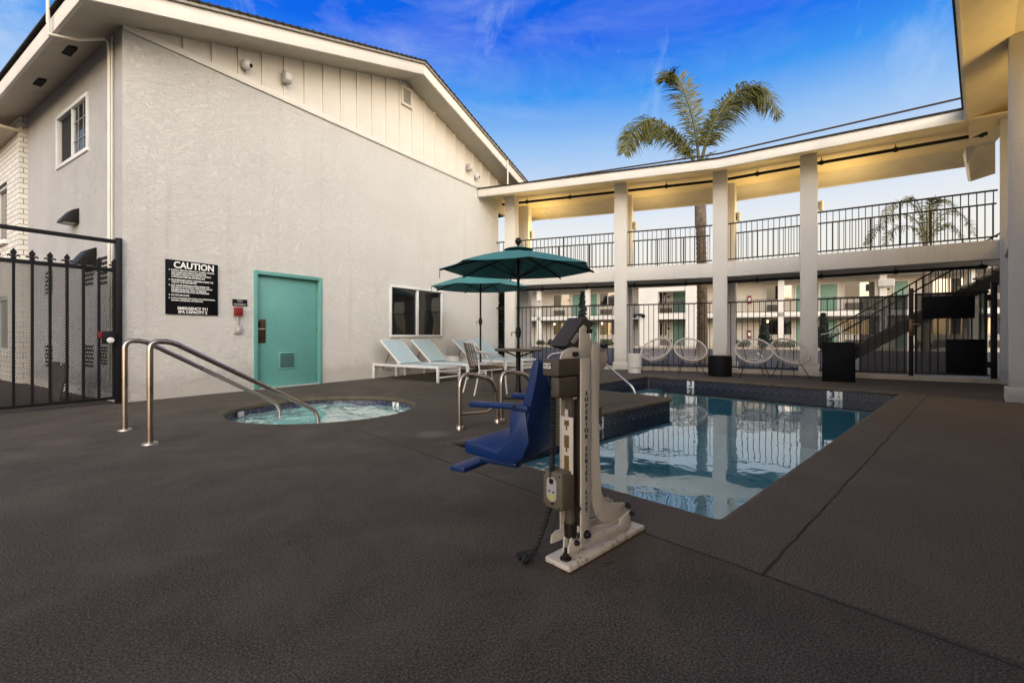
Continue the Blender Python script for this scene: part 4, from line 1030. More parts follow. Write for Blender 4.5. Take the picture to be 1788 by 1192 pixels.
# parking lot: marks and kerbs
for k,px in enumerate((1000,1100,1215,1330,1480)):
    a = G(px,622,-.02); b = a + (FAWAY*5.0).to_3d()
    d = FDIR*.06
    sheet('parking_line', [[(a.x-d.x,a.y-d.y),(a.x+d.x,a.y+d.y),(b.x+d.x,b.y+d.y),(b.x-d.x,b.y-d.y)]], LINEP, -.024)
p0 = FO-FAWAY*2.6; 
sheet('planting_bed', [[tuple(FO+FDIR*X0-FAWAY*.4),tuple(FO+FDIR*X1-FAWAY*.4),tuple(FO+FDIR*X1-FAWAY*2.4),tuple(FO+FDIR*X0-FAWAY*2.4)]], MULCH, -.018)
structure(MB().box(X0,X1,-2.55,-2.4,-.03,.12).build('kerb', CURB, None, loc=(FO.x,FO.y,0), rotz=FROT))

# ------------------------------------------------------------------ vegetation
def leaf_quads(mb, c, r, n, size, sq=(1,1,1)):
    for _ in range(n):
        d = Vector((random.gauss(0,1),random.gauss(0,1),random.gauss(0,1))).normalized()*random.random()**.45
        p = Vector(c)+Vector((d.x*r*sq[0],d.y*r*sq[1],d.z*r*sq[2]))
        u = Vector((random.gauss(0,1),random.gauss(0,1),random.gauss(0,1))).normalized(); w = u.orthogonal().normalized()
        s = size*(.6+.8*random.random()); mb.add([p-u*s-w*s*.35,p+u*s-w*s*.35,p+u*s+w*s*.35,p-u*s+w*s*.35],[(0,1,2,3)])
def conifer(px, Y, ytop, width, label):
    b = Vector(((px-CX)/F*Y, Y, -.02)); top = H+(HY-ytop)/F*Y
    t = thing('conifer_tree', label, 'tree', b, 0, 'slim dark conifers')
    MB().tube([(0,0,0),(.02,0,top*.5),(0,0,top*.95)],[.06,.04,.01],8).build('trunk', BARK, t)
    m = MB(); n = 26
    for k in range(n):
        f = k/(n-1); z = .35+(top-.35)*f; r = width*.5*(1-f)**.7*(.85+.3*random.random())+.03
        leaf_quads(m, (random.uniform(-1,1)*r*.35,random.uniform(-1,1)*r*.35,z), r, 90, .09, (1,1,.9))
    m.build('crown', LEAFD, t, sharp=180)
conifer(1017,26,511,.62,'tall slim dark conifer seen between the first two columns')
conifer(1334,32,556,.75,'short slim conifer before the far wall, left of the fourth column')
conifer(1438,24,548,.6,'slim dark conifer just right of the fourth column')
conifer(877,18,512,.42,'narrow dark conifer beside the gabled block, behind the first column')
for k,px in enumerate((945,962,1000,1058,1062,1288,1300,1360,1378,1498,1520,1610,1622)):
    x = far_x(px,-1.4); p = FO+FDIR*x-FAWAY*1.4
    s = thing('shrub', 'small spiky shrub in the planting bed along the far block', 'shrub', (p.x,p.y,-.02), 0, 'small shrubs along the far block')
    m = MB(); MB().tube([(0,0,0),(0,0,.25)],.03,6).build('stem', BARK, s)
    leaf_quads(m, (0,0,.32), .42, 130, .10, (1.1,1,.75)); m.build('foliage', SHRUB, s, sharp=180)

def bez(pts, n):
    """Catmull-Rom through pts"""
    P = [pts[0]*2-pts[1]]+pts+[pts[-1]*2-pts[-2]]; out = []
    seg = len(pts)-1
    for i in range(n+1):
        t = i/n*seg; k = min(int(t),seg-1); f = t-k; a,b,c,d = P[k:k+4]
        out.append(.5*((2*b)+(c-a)*f+(2*a-5*b+4*c-d)*f*f+(3*b-a-3*c+d)*f**3))
    return out
def frond(parent, pts, leaf, nl=80, droop=.5, wid=.019, start=.12, r0=.03):
    path = bez(pts, 60); m = MB()
    m.tube(path, [r0*(1-.85*i/60) for i in range(61)], 6)
    for k in range(nl):
        f = start+(1-start)*k/(nl-1); i = min(int(f*60),59); p = path[i].lerp(path[i+1], f*60-i)
        tg = (path[i+1]-path[i]).normalized()
        side = tg.cross(Vector((0,-.55,.84))); 
        if side.length < .1: side = tg.cross(Vector((1,0,0)))
        side.normalize(); up = side.cross(tg).normalized()
        ln = leaf*(math.sin(PI*min(1,(f-start)/(1-start)*.85+.12)))**.6*(.8+.4*random.random())
        for s in (-1,1):
            d = (side*s*random.uniform(.7,1.0) + tg*random.uniform(.25,.8) + up*random.uniform(-.7,.5)).normalized()
            w = d.cross(up).normalized()*wid*(.8+.5*random.random())
            g = Vector((0,0,-1))*droop
            a = p; b = p+d*ln*.5+g*ln*.12; c = p+d*ln*.85+g*ln*.5
            m.add([a-w*.5,a+w*.5,b+w,b-w,c],[(0,1,2,3),(3,2,4)])
    return m.build('frond', LEAFP, parent, sharp=180)
PY = 15.6
pb_ = Vector(((1226-CX)/F*PY, PY, 0)); pt = thing('palm_tree', 'tall palm with three big feathery fronds rising over the walkway roof', 'palm tree', pb_)
def lc(px, py, dy=0): return AT(px,py,PY+dy)-pb_
zt_ = lc(1219,281).z
tr = MB(); pts = []; rad = []
for k in range(150):
    f = k/149; z = f*(zt_-.1); pts.append((-.06*f+.02*math.sin(f*5), 0, z)); rad.append(.175-.035*f+(.0,.005,.009,.002)[k%4]+.004*math.sin(k*1.7) if z < 4.6 else .185-.03*(f-.7))
tr.tube(pts, rad, 16).build('trunk', BARK, pt, sharp=60)
boot = MB()
for k in range(14):
    a = random.random()*6.28; z = 4.75+random.random()*.7
    boot.add([(.15*math.cos(a-.4)-.06,.15*math.sin(a-.4),z),(.15*math.cos(a+.4)-.06,.15*math.sin(a+.4),z),(.2*math.cos(a+.2)-.06,.2*math.sin(a+.2),z+.4),(.2*math.cos(a-.2)-.06,.2*math.sin(a-.2),z+.4)],[(0,1,2,3)])
boot.build('leaf_base', BARK, pt)
frond(pt, [lc(1214,290),lc(1199,258,-.2),lc(1172,227,-.4),lc(1135,209,-.6),lc(1106,226,-.8),lc(1089,266,-.9)], .84, 230, .9, r0=.05)
frond(pt, [lc(1221,290),lc(1215,234,.2),lc(1203,184,.4),lc(1187,143,.5),lc(1170,126,.4),lc(1160,140,.3)], .86, 230, .35, r0=.05)
frond(pt, [lc(1222,290),lc(1238,234,-.3),lc(1266,184,-.5),lc(1300,153,-.7),lc(1335,158,-.9),lc(1362,203,-1.0)], .95, 260, .9, r0=.05)
frond(pt, [lc(1224,285),lc(1242,226,.3),lc(1275,180,.6),lc(1308,165,.8),lc(1332,180,.9)], .90, 190, .8, r0=.045)
frond(pt, [lc(1216,290),lc(1202,262,.3),lc(1180,240,.6),lc(1150,228,.8),lc(1122,240,.9)], .75, 140, .7, r0=.045)
frond(pt, [lc(1222,288),lc(1236,272),lc(1250,263)], .12, 14, .2, r0=.02)
# the second palm, far beyond the lot
PY2 = 27.0
pb2 = Vector(((1616-CX)/F*PY2, PY2, 0)); p2 = thing('palm_tree', 'distant wispy palm crown seen through the upstairs railing at right', 'palm tree', pb2)
def l2(px, py, dy=0): return AT(px,py,PY2+dy)-pb2
MB().tube([(0,0,0),(.05,0,3),(0,0,l2(1617,425).z)],[.2,.16,.14],12).build('trunk', BARK, p2)
for q in ([(1617,428),(1600,385),(1565,375),(1530,400),(1510,428)],[(1617,428),(1605,370),(1580,352),(1555,362),(1540,385)],[(1617,428),(1612,380),(1600,350),(1590,345),(1575,352)],
          [(1617,428),(1625,370),(1640,350),(1660,352),(1672,372)],[(1617,428),(1635,385),(1665,368),(1690,385),(1703,412)],[(1617,428),(1635,400),(1655,392),(1675,405),(1684,425)],[(1617,428),(1598,400),(1575,395),(1552,410),(1545,428)],[(1617,428),(1620,385),(1625,358),(1632,347),(1640,352)]):
    frond(p2, [l2(a,b,random.uniform(-.5,.5)*i/2) for i,(a,b) in enumerate(q)], .55, 80, .35, .020, .06, .035)

# ------------------------------------------------------------------ handrails at the tub and pool
def arc_path(pts, r, n=7):
    out = [Vector(pts[0])]
    for i in range(1,len(pts)-1):
        p = Vector(pts[i]); a = (Vector(pts[i-1])-p); b = (Vector(pts[i+1])-p)
        k = min(r, a.length*.48, b.length*.48); a.normalize(); b.normalize()
        for j in range(n+1):
            t = j/n; out.append((p+a*k)*(1-t)**2+p*2*t*(1-t)+(p+b*k)*t*t)
    out.append(Vector(pts[-1])); return out
def tub_rail(b, e, label):
    t = thing('handrail', label, 'handrail', (b.x,b.y,0), 0, 'hot tub handrails')
    e = e-b; d = Vector((e.x,e.y,0)).normalized()
    L = Vector((e.x,e.y,0)).length
    path = arc_path([(0,0,0),Vector((0,0,.88)),Vector((0,0,.88))+d*.16,d*(L-.06)+Vector((0,0,.045)),d*L+Vector((0,0,-.06)),d*L+Vector((0,0,-.35))], .16)
    MB().tube(path,.024,14).build('rail', STEEL, t, sharp=80)
    MB().lathe([(0,.0),(.062,.0),(.055,.014),(.03,.02),(0,.02)],n=20).build('flange', STEEL, t)
b1 = G(262,775); e1 = G(556,735,-.1); b2 = G(218,751); e2 = G(489,722,-.1)
tub_rail(b1, e1, 'curved steel hot tub handrail nearer the viewer')
tub_rail(b2, e2, 'curved steel hot tub handrail nearer the iron gate')
def grab_rail(b, label):
    t = thing('grab_rail', label, 'handrail', (b.x,b.y,0), PROT, 'low steel grab rails at the pool edge')
    L = .51
    path = arc_path([(0,0,0),(0,0,.57),(L*.9,0,.47),(L,0,.0)], .16)
    MB().tube(path,.024,12).build('rail', STEEL, t, sharp=80)
    MB().tube(arc_path([(0,0,.155),(L*.75,0,.135),(L*.97,0,.22)],.08),.016,10).build('cross_bar', STEEL, t, sharp=80)
    for x in (0,L): MB().lathe([(0,0),(.042,0),(.042,.03),(.034,.042),(0,.042)],n=18).build('flange', STEEL, t, loc=(x,0,0))
g1 = G(803,750); grab_rail(g1, 'low steel grab rail left of the blue lift chair')
g2 = g1 + (PD*.56).to_3d(); grab_rail(g2, 'low steel grab rail half hidden behind the blue lift chair')
sr = thing('handrail', 'steel step handrail entering the pool behind the lift', 'handrail', PP(5.05,4.95), PROT)
path = arc_path([(0,0,0),(0,0,.80),(0,-.22,.80),(0,-1.4,-.0),(0,-1.47,-.12),(0,-1.47,-.5)], .15)
MB().tube(path,.022,12).build('rail', M('bright_steel',(.6,.6,.62),.25,1), sr, sharp=80); MB().lathe([(0,0),(.05,0),(.04,.02),(0,.02)],n=16).build('flange', STEEL, sr)

# ------------------------------------------------------------------ umbrellas and bar table
def umbrella(loc, label, R_, zr, za, rot, table):
    u = thing('patio_umbrella', label, 'umbrella', loc, rot, 'teal patio umbrellas')
    MB().tube([(0,0,.02),(0,0,za)],.021,12).build('pole', BLACK, u)
    rim = [Vector((R_*math.cos(2*PI*k/8),R_*math.sin(2*PI*k/8),zr)) for k in range(8)]
    top = Vector((0,0,za)); m = MB(); NS = 8; vs = []; fs = []
    for k in range(8):
        a, b = rim[k], rim[(k+1)%8]
        for i in range(NS+1):
            f = .10+.90*i/NS
            for j in range(7):
                g = j/6; p = top.lerp(a.lerp(b,g), f); sag = 4*g*(1-g)
                ctr = Vector((0,0,p.z)); p = p.lerp(ctr, .03*sag*f) - Vector((0,0,.010*sag*f))
                p.z += .022*math.sin(PI*f)*(1-.25*sag)
                vs.append(p)
        n0 = k*(NS+1)*7
        for i in range(NS):
            for j in range(6): fs.append((n0+i*7+j,n0+i*7+j+1,n0+(i+1)*7+j+1,n0+(i+1)*7+j))
    c = m.add(vs, fs).build('canopy', CANVAS, u, sharp=30)
    v = MB(); vt = [Vector((.2*R_*math.cos(2*PI*k/8),.2*R_*math.sin(2*PI*k/8),za-.005)) for k in range(8)]
    v.add([top+Vector((0,0,.055))]+vt,[(0,1+k,1+(k+1)%8) for k in range(8)]).build('vent_cap', CANVAS, c)
    MB().lathe([(0,.0),(.02,0),(.02,.04),(.045,.07),(.05,.10),(.03,.14),(0,.15)],c=(0,0,za+.03),n=16).build('finial', BLACK, u)
    hub = za-.42
    for k in range(8):
        tip = rim[k]; pts = [Vector((0,0,za-.04)).lerp(tip,f)+Vector((0,0,.022*math.sin(PI*f)-.022)) for f in (0,.25,.5,.75,1)]
        rb = MB().tube(pts,.011,6).build('rib', BLACK, u)
        MB().tube([Vector((0,0,hub)),pts[2]],.007,6).build('strut', BLACK, rb)
    MB().lathe([(0,-.03),(.035,-.03),(.04,.03),(0,.03)],c=(0,0,hub),n=14).build('hub', BLACK, u)
    cr = MB().lathe([(0,-.09),(.03,-.08),(.045,0),(.03,.08),(0,.09)],c=(0,0,.98 if table else 1.25),n=14).build('crank_housing', BLACK, u)
    z = .98 if table else 1.25
    MB().tube([(-.04,0,z),(-.10,0,z),(-.10,0,z-.06)],.007,6).build('crank_handle', BLACK, cr)
    MB().lathe([(0,0),(.25,0),(.25,.02),(.12,.045),(.05,.06),(.03,.28),(0,.28)],n=28).build('base', BLACK, u)
    # small corner tie hanging from the rim
    MB().tube([rim[4],rim[4]+Vector((.0,0,-.14))],.006,5).build('tie', CANVAS, c)
u1 = G(905,694)
umbrella(u1, 'teal octagonal umbrella rising from the round bar table', 1.17, 1.92, 2.225, R(6), True)
u2 = Vector(((839-CX)/F*10.4,10.4,0))
umbrella(u2, 'teal octagonal umbrella standing farther back among the loungers', 1.13, 2.01, 2.37, R(24), False)
tb = thing('bar_table', 'round dark table around the umbrella pole near the pool', 'table', (u1.x,u1.y,0))
MB().lathe([(.026,.70),(.34,.70),(.36,.71),(.36,.728),(.345,.735),(.026,.735)],n=40).build('tabletop', TOPW, tb)
for k in range(3):
    a = 2*PI*k/3+.4; MB().tube([(.03*math.cos(a),.03*math.sin(a),.62),(.26*math.cos(a),.26*math.sin(a),.69)],.012,8).build('bracket', BLACK, tb)
MB().lathe([(.03,.285),(.035,.285),(.035,.70),(.03,.70)],n=14).build('stem', BLACK, tb)

# ------------------------------------------------------------------ loungers (local y from head at wall to foot)
def make_lounger(label, back):
    t = thing('sun_lounger', label, 'sun lounger', (0,0,0), 0, 'sun loungers along the wall')
    W2, L = .33, 1.92
    fr = MB()
    for s in (-1,1): fr.bar((s*W2,0,.30),(s*W2,L,.30),.035,.05)
    for y in (.02,.75,L-.02): fr.bar((-W2+.0175,y,.30),(W2-.0175,y,.30),.035,.05)
    fr.bar((-W2+.02,L-.02,.10),(W2-.02,L-.02,.10),.025,.03); fr.bar((-W2+.02,L-.02,.22),(W2-.02,L-.02,.22),.02,.025)
    fr.build('frame', WHITE, t, bevel=.004)
    for (sx,y) in ((-1,.03),(1,.03),(-1,L-.03),(1,L-.03)):
        MB().box(sx*W2-.0225,sx*W2+.0225,y-.0225,y+.0225,0,.275).build('leg', WHITE, t, bevel=.004)
    sl = MB(); sl.box(-W2+.015,W2-.015,.72,L-.04,.322,.330); sl.build('sling', SLING, t)
    hy, hz = .80, .33; ca, sa = math.cos(back), math.sin(back); BL = .78
    br = MB()
    for s in (-1,1): br.bar((s*(W2-.03),hy,hz),(s*(W2-.03),hy-BL*ca,hz+BL*sa),.03,.03)
    br.bar((-W2+.045,hy-BL*ca,hz+BL*sa),(W2-.045,hy-BL*ca,hz+BL*sa),.03,.03)
    b = br.build('backrest_frame', WHITE, t, bevel=.004)
    MB().bar((0,hy,hz+.018),(0,hy-(BL-.01)*ca,hz+(BL-.01)*sa+.018),2*W2-.09,.008,(0,sa,ca)).build('backrest_sling', SLING, b)
    pr = MB()
    for s in (-1,1): pr.tube([(s*(W2-.06),hy-.42*ca,hz+.42*sa-.01),(s*(W2-.06),hy-.55,.2),(s*(W2-.06),hy-.25,.18)],.009,6)
    pr.build('prop', BLACK, t)
    return t
LD = WN; LROT = math.atan2(LD.y,LD.x)-PI/2
lp1 = Vector((-3.05,10.05))
rot_l = LROT
lg = make_lounger('white sun lounger nearest the viewer, leftmost of the four', R(40))
lx = WD.to_3d()
base_l = lp1 + WD*.33
lg.location = (base_l.x,base_l.y,0); lg.rotation_euler = (0,0,rot_l)
for d, lab in ((.93,'second white sun lounger from the left, beside the low drum'),(2.42,'white sun lounger just behind the wicker armchair'),(3.18,'white sun lounger farthest along the wall, by the fence')):
    p = base_l + WD*d; dup(lg, (p.x,p.y,0), rot_l, lab)
p = base_l + WD*1.66 + LD*.55
o = thing('drum_table', 'low white drum table between the loungers', 'side table', (p.x,p.y,0))
MB().lathe([(0,0),(.19,0),(.2,.02),(.2,.38),(.19,.40),(0,.40)],n=30).build('body', PLASW, o)
MB().lathe([(0,.401),(.205,.401),(.205,.42),(0,.42)],n=30).build('top', PLASW, o)

# ------------------------------------------------------------------ wicker armchairs
def make_armchair(label):
    t = thing('armchair', label, 'chair', (0,0,0), 0, 'brown wicker armchairs at the bar table')
    for s in (-1,1):
        MB().tube(arc_path([(s*.25,.26,0),(s*.25,.20,.62),(s*.25,-.05,.645),(s*.21,-.26,.70)],.12),.013,10).build('arm', WHITE, t, sharp=80)
        MB().tube([(s*.23,-.30,0),(s*.21,-.20,.40),(s*.205,-.22,.55)],.013,8).build('leg', WHITE, t)
        MB().tube([(s*.24,.18,.40),(s*.215,-.20,.38)],.012,8).build('side_rail', WHITE, t)
    MB().tube(arc_path([(-.21,-.26,.70),(-.20,-.30,.82),(.20,-.30,.82),(.21,-.26,.70)],.1),.013,10).build('back_rail', WHITE, t, sharp=80)
    se = MB(); n = 10; vs = []
    for i in range(n+1):
        y = .22-.42*i/n; z = .43-.03*math.sin(PI*i/n)
        for x in (-.22,-.08,.08,.22): vs.append((x*(1-.05*i/n),y,z-(.012 if abs(x)<.1 else 0)))
    fs = [(i*4+j,i*4+j+1,i*4+j+5,i*4+j+4) for i in range(n) for j in range(3)]
    vs += [(v[0],v[1],v[2]-.025) for v in vs]; m_ = (n+1)*4
    fs += [tuple(m_+k for k in reversed(f)) for f in fs[:n*3]]
    ed = [0,1,2,3]; 
    se.add(vs, fs); se.tube([(-.22,.22,.418),(.22,.22,.418)],.018,8); se.tube([(-.22,.22,.418),(-.21,-.2,.418)],.015,8); se.tube([(.22,.22,.418),(.21,-.2,.418)],.015,8)
    se.build('seat', WICK, t)
    bk = MB(); n = 8
    def bp(x, f): return Vector((x, -.20-.10*f-.05*(1-(x/.2)**2), .44+.38*f))
    for x in (-.185,-.125,-.065,0,.065,.125,.185):
        for i in range(n): bk.bar(bp(x,i/n), bp(x,(i+1)/n), .022, .006, (0,1,0))
    for i in range(1,12):
        for a in range(6): bk.bar(bp(-.19+a*.0633,i/12)+Vector((0,.006,0)), bp(-.19+(a+1)*.0633,i/12)+Vector((0,.006,0)), .005, .014, (0,0,1))
    bk.build('backrest', WICK, t)
    return t
ch = make_armchair('brown wicker armchair with white arms left of the bar table')
cp_ = G(848,686); ch.location = (cp_.x,cp_.y,0); ch.rotation_euler = (0,0,R(-62))
p = u1 + Vector((.78,.55,0)); dup(ch, (p.x,p.y,0), R(115), 'brown wicker armchair half hidden behind the pool lift')

# ------------------------------------------------------------------ string chairs, pots, litter bin
def make_hoop(label):
    t = thing('string_chair', label, 'chair', (0,0,0), 0, 'round string chairs at the fence')
    A, B_ = .37, .42; tilt = R(38); c = Vector((0,-.02,.60))
    def hoop(a):                     # egg-shaped hoop, leaning back
        x = A*math.cos(a); y = B_*math.sin(a); return c+Vector((x, y*math.cos(tilt), y*math.sin(tilt)))
    hp = [hoop(2*PI*k/48) for k in range(48)]
    MB().tube(hp,.020,10,closed=True).build('hoop', CORD, t, sharp=80)
    sc = Vector((0,.06,.36)); r2 = .14
    low = [sc+Vector((r2*math.cos(2*PI*k/30),r2*math.sin(2*PI*k/30),.02*math.sin(2*PI*k/30))) for k in range(30)]
    MB().tube(low,.012,8,closed=True).build('seat_ring', CORD, t, sharp=80)
    cd = MB()
    for k in range(60):
        a = 2*PI*k/60; h = hoop(a); l_ = sc+Vector((r2*math.cos(a),r2*math.sin(a),.02*math.sin(a)))
        mid = h.lerp(l_,.55)+Vector((0,.02,-.07)); cd.tube([h,mid,l_],.0046,4)
    for k in range(9):
        x = -r2+2*r2*(k+.5)/9; y = math.sqrt(r2*r2-x*x); cd.tube([sc+Vector((x,-y,0)),sc+Vector((x,y,0))],.0036,4)
    cd.build('cords', CORD, t, sharp=80)
    for (x,y) in ((-.30,-.26),(.30,-.26),(-.24,.30),(.24,.30)):
        top = sc+Vector((x*.55,y*.45,.02)); MB().tube([top,(x,y,0)],.009,8).build('leg', BLACK, t)
    for s in (-1,1):
        MB().tube([sc+Vector((s*.13,.05,0)), hoop(PI/2-s*.62)+Vector((0,.02,-.02))],.008,6).build('back_stay', BLACK, t)
    return t
hc = make_hoop('string chair by the white pot, leftmost of the row')
def ground_at(px, py): g = G(px,py); return g
spots = [(1146,650,R(-22)),(1205,652,R(10)),(1316,658,R(-2)),(1379,660,R(14))]
labs = [None,'string chair left of the black drum, second from the left','string chair right of the black drum','string chair in front of the fourth column']
for (px,py,rz),lab in zip(spots,labs):
    g = G(px,py)
    ax = math.atan2(-g.x, g.y)*1.0
    if lab is None: hc.location = g; hc.rotation_euler = (0,0,rz-.35)
    else: dup(hc, g, rz-.35, lab)
g = G(1108,650.5)
o = thing('planter_pot', 'white grooved drum pot beside the second column', 'pot', g)
MB().lathe([(0,0),(.155,0),(.158,.12),(.148,.125),(.148,.14),(.172,.145),(.175,.47),(.165,.48),(0,.48)],n=30).build('body', PLASW, o)
g = G(1257,656)
o = thing('drum_table', 'black drum table in front of the third column', 'side table', g)
MB().lathe([(0,0),(.24,0),(.255,.015),(.255,.44),(.24,.46),(0,.46)],n=36).build('body', SIGNB, o)
MB().lathe([(0,.461),(.25,.461),(.25,.472),(0,.472)],n=36).build('top', BLACK, o)
g = G(1464,666.5)
tb_ = thing('litter_bin', 'tall black litter bin with pale curved lid at the fence', 'bin', (g.x,g.y,0), R(-36))
MB().box(-.275,.275,-.02,.42,0,.80).build('body', SIGNB, tb_, bevel=.012)
for sx in (-.26,.26):
    for y in (.0,.38): MB().box(sx-.012,sx+.012,y-.012,y+.012,.80,.985).build('lid_post', BLACK, tb_)
ld = MB(); n = 14
arc = [(-.295+.59*k/n, .965+.045*(1-((k/n)-.5)**2*4)) for k in range(n+1)]
ld.prism(arc+[(x,z-.022) for x,z in reversed(arc)], -.05, .45, lambda a,b,d: (a,d,b)).build('lid', M('lid_beige',(.55,.50,.40),.5), tb_)

# ------------------------------------------------------------------ pool lift (local x along the pool's long side, y toward its left)
lo_ = PP(-.665,.28)
lift = thing('pool_lift', 'white pool lift with blue moulded chair and grey motor by the pool', 'pool lift', lo_, PROT)
def la(px, py, b):         # point on the plane y=b of the lift for a bearing and height
    o = lo_.xy + PQ*b; r = (px-CX)/F; a = (r*o.y-o.x)/(PD.x-PD.y*r); Y = o.y+PD.y*a
    return a, H-(py-HY)/F*Y
MB().box(-.285,.285,-.065,.065,.004,.028).build('base_plate', LIFTW, lift, bevel=.006)
MB().box(-.29,.29,-.068,.068,.0,.004).build('base_rust', RUST, lift)
bN = -.048
def plate(name, pix, b, th=.008, mat=LIFTW, bevel=.002):
    poly = [la(px,py,b) for px,py in pix]
    return MB().prism(poly, b, b+th, lambda a,z,d: (a,d,z)).build(name, mat, lift, bevel=bevel)
low_bar = [(993,967),(994,952),(1002,944),(1012,941),(1060,926),(1078,920),(1083,915),(1083,906),(1096,894),(1101,890),(1101,921),(1098,926)]
plate('bracket', low_bar, bN)
plate('bracket', [(x-30,y-18) for x,y in low_bar], .042)
link_bar = [(1010,929),(1010,918),(1030,921),(1060,912),(1082,902),(1094,889),(1098,893),(1088,909),(1060,922),(1028,934)]
plate('link_bar', link_bar, bN+.010, .008)
jp = [(1034,600),(1048,600),(1046,720),(1048,800),(1050,855),(1054,868),(1061,878),(1080,877),(1090,877),(1098,886),(1097,892),(1082,904),(1062,912),(1052,911),(1043,901),(1036,880),(1034,840)]
jo = plate('lift_arm', jp, bN+.004, .007); 
plate('lift_arm', [(x-26,y-9) for x,y in jp], .038, .007)
a0, z0 = la(1034,880,bN); a1, z1 = la(1034,600,bN)
MB().box(a0+.0,a0+.012,bN+.011,.038,z0,z1).build('arm_web', LIFTW, lift)
# upper cap of the arm
plate('arm_head', [(1013,574),(1020,567),(1024,570),(1030,588),(1034,594),(1047,598),(1048,604),(1034,604),(1030,626),(1012,626)], bN+.0055, .006)
plate('arm_side', [(1000,624),(1016,590),(1013,575),(1020,570),(1026,600),(1030,626)], .02, .006, PLASW)
dc = la(1050,625,.02)
MB().lathe([(0,-.03),(.048,-.03),(.05,0),(.05,.02),(0,.03)],n=28).build('pulley_cover', LIFTW, lift, loc=(dc[0]-.03,.02,dc[1])).rotation_euler = (PI/2,0,0)
MB().tube([(dc[0]-.02,-.02,dc[1]+.055),(dc[0]-.02,.03,dc[1]+.055)],.010,10).build('pivot_bolt', BOLT, lift)
# mast: near cheek carrying the lettering, far cheek, web
m0, mz0 = la(1013,935,bN); m1, _ = la(1028.5,935,bN); mzt = la(1013,625,bN)[1]
MB().box(m0,m1,bN-.006,bN+.002,.075,mzt).build('mast_cheek', LIFTW, lift, bevel=.002)
MB().box(m0,m1,.045,.053,.075,mzt).build('mast_cheek', LIFTW, lift, bevel=.002)
MB().box(m1-.008,m1,bN+.002,.045,.11,mzt).build('mast_web', LIFTG, lift)
cp2 = [la(978,627,bN)]+[(la(978,627,bN)[0]+.08+.08*math.cos(PI-PI*k/12), la(978,627,bN)[1]+.045*math.sin(PI*k/12)) for k in range(13)]
MB().prism(cp2[1:], bN-.004, bN+.004, lambda a,z,d: (a,d,z)).build('top_cap', LIFTW, lift, bevel=.002)
MB().lathe([(0,0),(.011,0),(.011,.018),(0,.018)],n=6).build('bolt', BOLT, lift, loc=(cp2[1][0]+.08,bN-.004,la(978,619,bN)[1])).rotation_euler = (PI/2,0,0)
# actuator and motor
ac = la(996,700,0)[0]
MB().tube([(ac,0,.10),(ac,0,.72)],.0215,18).build('actuator', LIFTG, lift)
MB().tube([(ac,0,.105),(ac,0,.16)],.026,18).build('actuator_collar', BOLT, lift)
MB().prism([(ac-.03,.028),(ac+.03,.028),(ac+.022,.10),(ac+.01,.125),(ac-.01,.125),(ac-.022,.10)], -.02, -.012, lambda a,z,d: (a,d,z)).prism([(ac-.03,.028),(ac+.03,.028),(ac+.022,.10),(ac+.01,.125),(ac-.01,.125),(ac-.022,.10)], .012, .02, lambda a,z,d: (a,d,z)).build('clevis', LIFTW, lift, bevel=.002)
n0 = la(974,640,bN)[0]; zt1 = la(974,627,bN)[1]; zm = la(974,658,bN)[1]; zb1 = la(974,697,bN)[1]
n1 = la(1011,640,bN)[0]
mo = MB().box(n0,n1,bN-.002,.032,zm,zt1).build('motor_housing', LIFTG, lift, bevel=.007, seg=3)
MB().box(n0+.006,n1,bN+.002,.0,zb1,zm).build('motor_barrel', LIFTG, lift, bevel=.015, seg=4)
MB().box(n0-.0015,n0,-.012,.026,zt1-.038,zt1-.018).build('label', LETTER, mo)
text('MODEL 3 PHASE\nNO LOAD', .007, 'label_text', LETTERK, mo, (n0-.002,.007,zt1-.028), rot=(PI/2,0,-PI/2), weight=.0)
# battery pack tilted over the motor
bp_ = [la(979,604,-.01), la(1012,554,-.01), la(1030,563,-.01), la(1000,611,-.01)]
bt_ = MB().prism(bp_, -.035, .055, lambda a,z,d: (a,d,z)).build('battery_pack', M('battery_brown',(.045,.034,.024),.55,var=.1), lift, bevel=.005, seg=3)
lb = [la(997,597,-.037), la(1008,580,-.037), la(1014,583,-.037), la(1003,600,-.037)]
MB().prism(lb, -.037, -.0355, lambda a,z,d: (a,d,z)).build('label', GREYP, bt_)
MB().tube([la(1022,578,-.03)[:1]+(-.06,)+la(1022,578,-.03)[1:], la(1022,578,-.03)[:1]+(.06,)+la(1022,578,-.03)[1:]],.010,10).build('pivot_bolt', BOLT, lift)
# slotted white plate with stained slots
sp_ = MB().box(ac-.032,ac-.027,-.038,.030,.37,.60).build('slotted_plate', LIFTW, lift, bevel=.001)
MB().box(ac-.032,ac-.027,-.012,.005,.60,.63).build('plate_lug', LIFTW, sp_, bevel=.001)
for z, h in ((.575,.022),(.50,.05),(.41,.065)):
    MB().box(ac-.0335,ac-.0321,-.018,.006,z-h/2,z+h/2).box(ac-.0335,ac-.0321,-.009,-.002,z-h/2-.018,z-h/2).build('slot', GOLD, sp_)
MB().box(ac-.005,m0,.046,.054,.10,mzt-.03).build('far_channel', LIFTW, lift, bevel=.002)
for z in (.66,.655): pass
for y in (-.03,.03): MB().box(ac-.02,m0,y-.002,y+.002,.672,.68).build('cross_tie', LIFTW, lift)
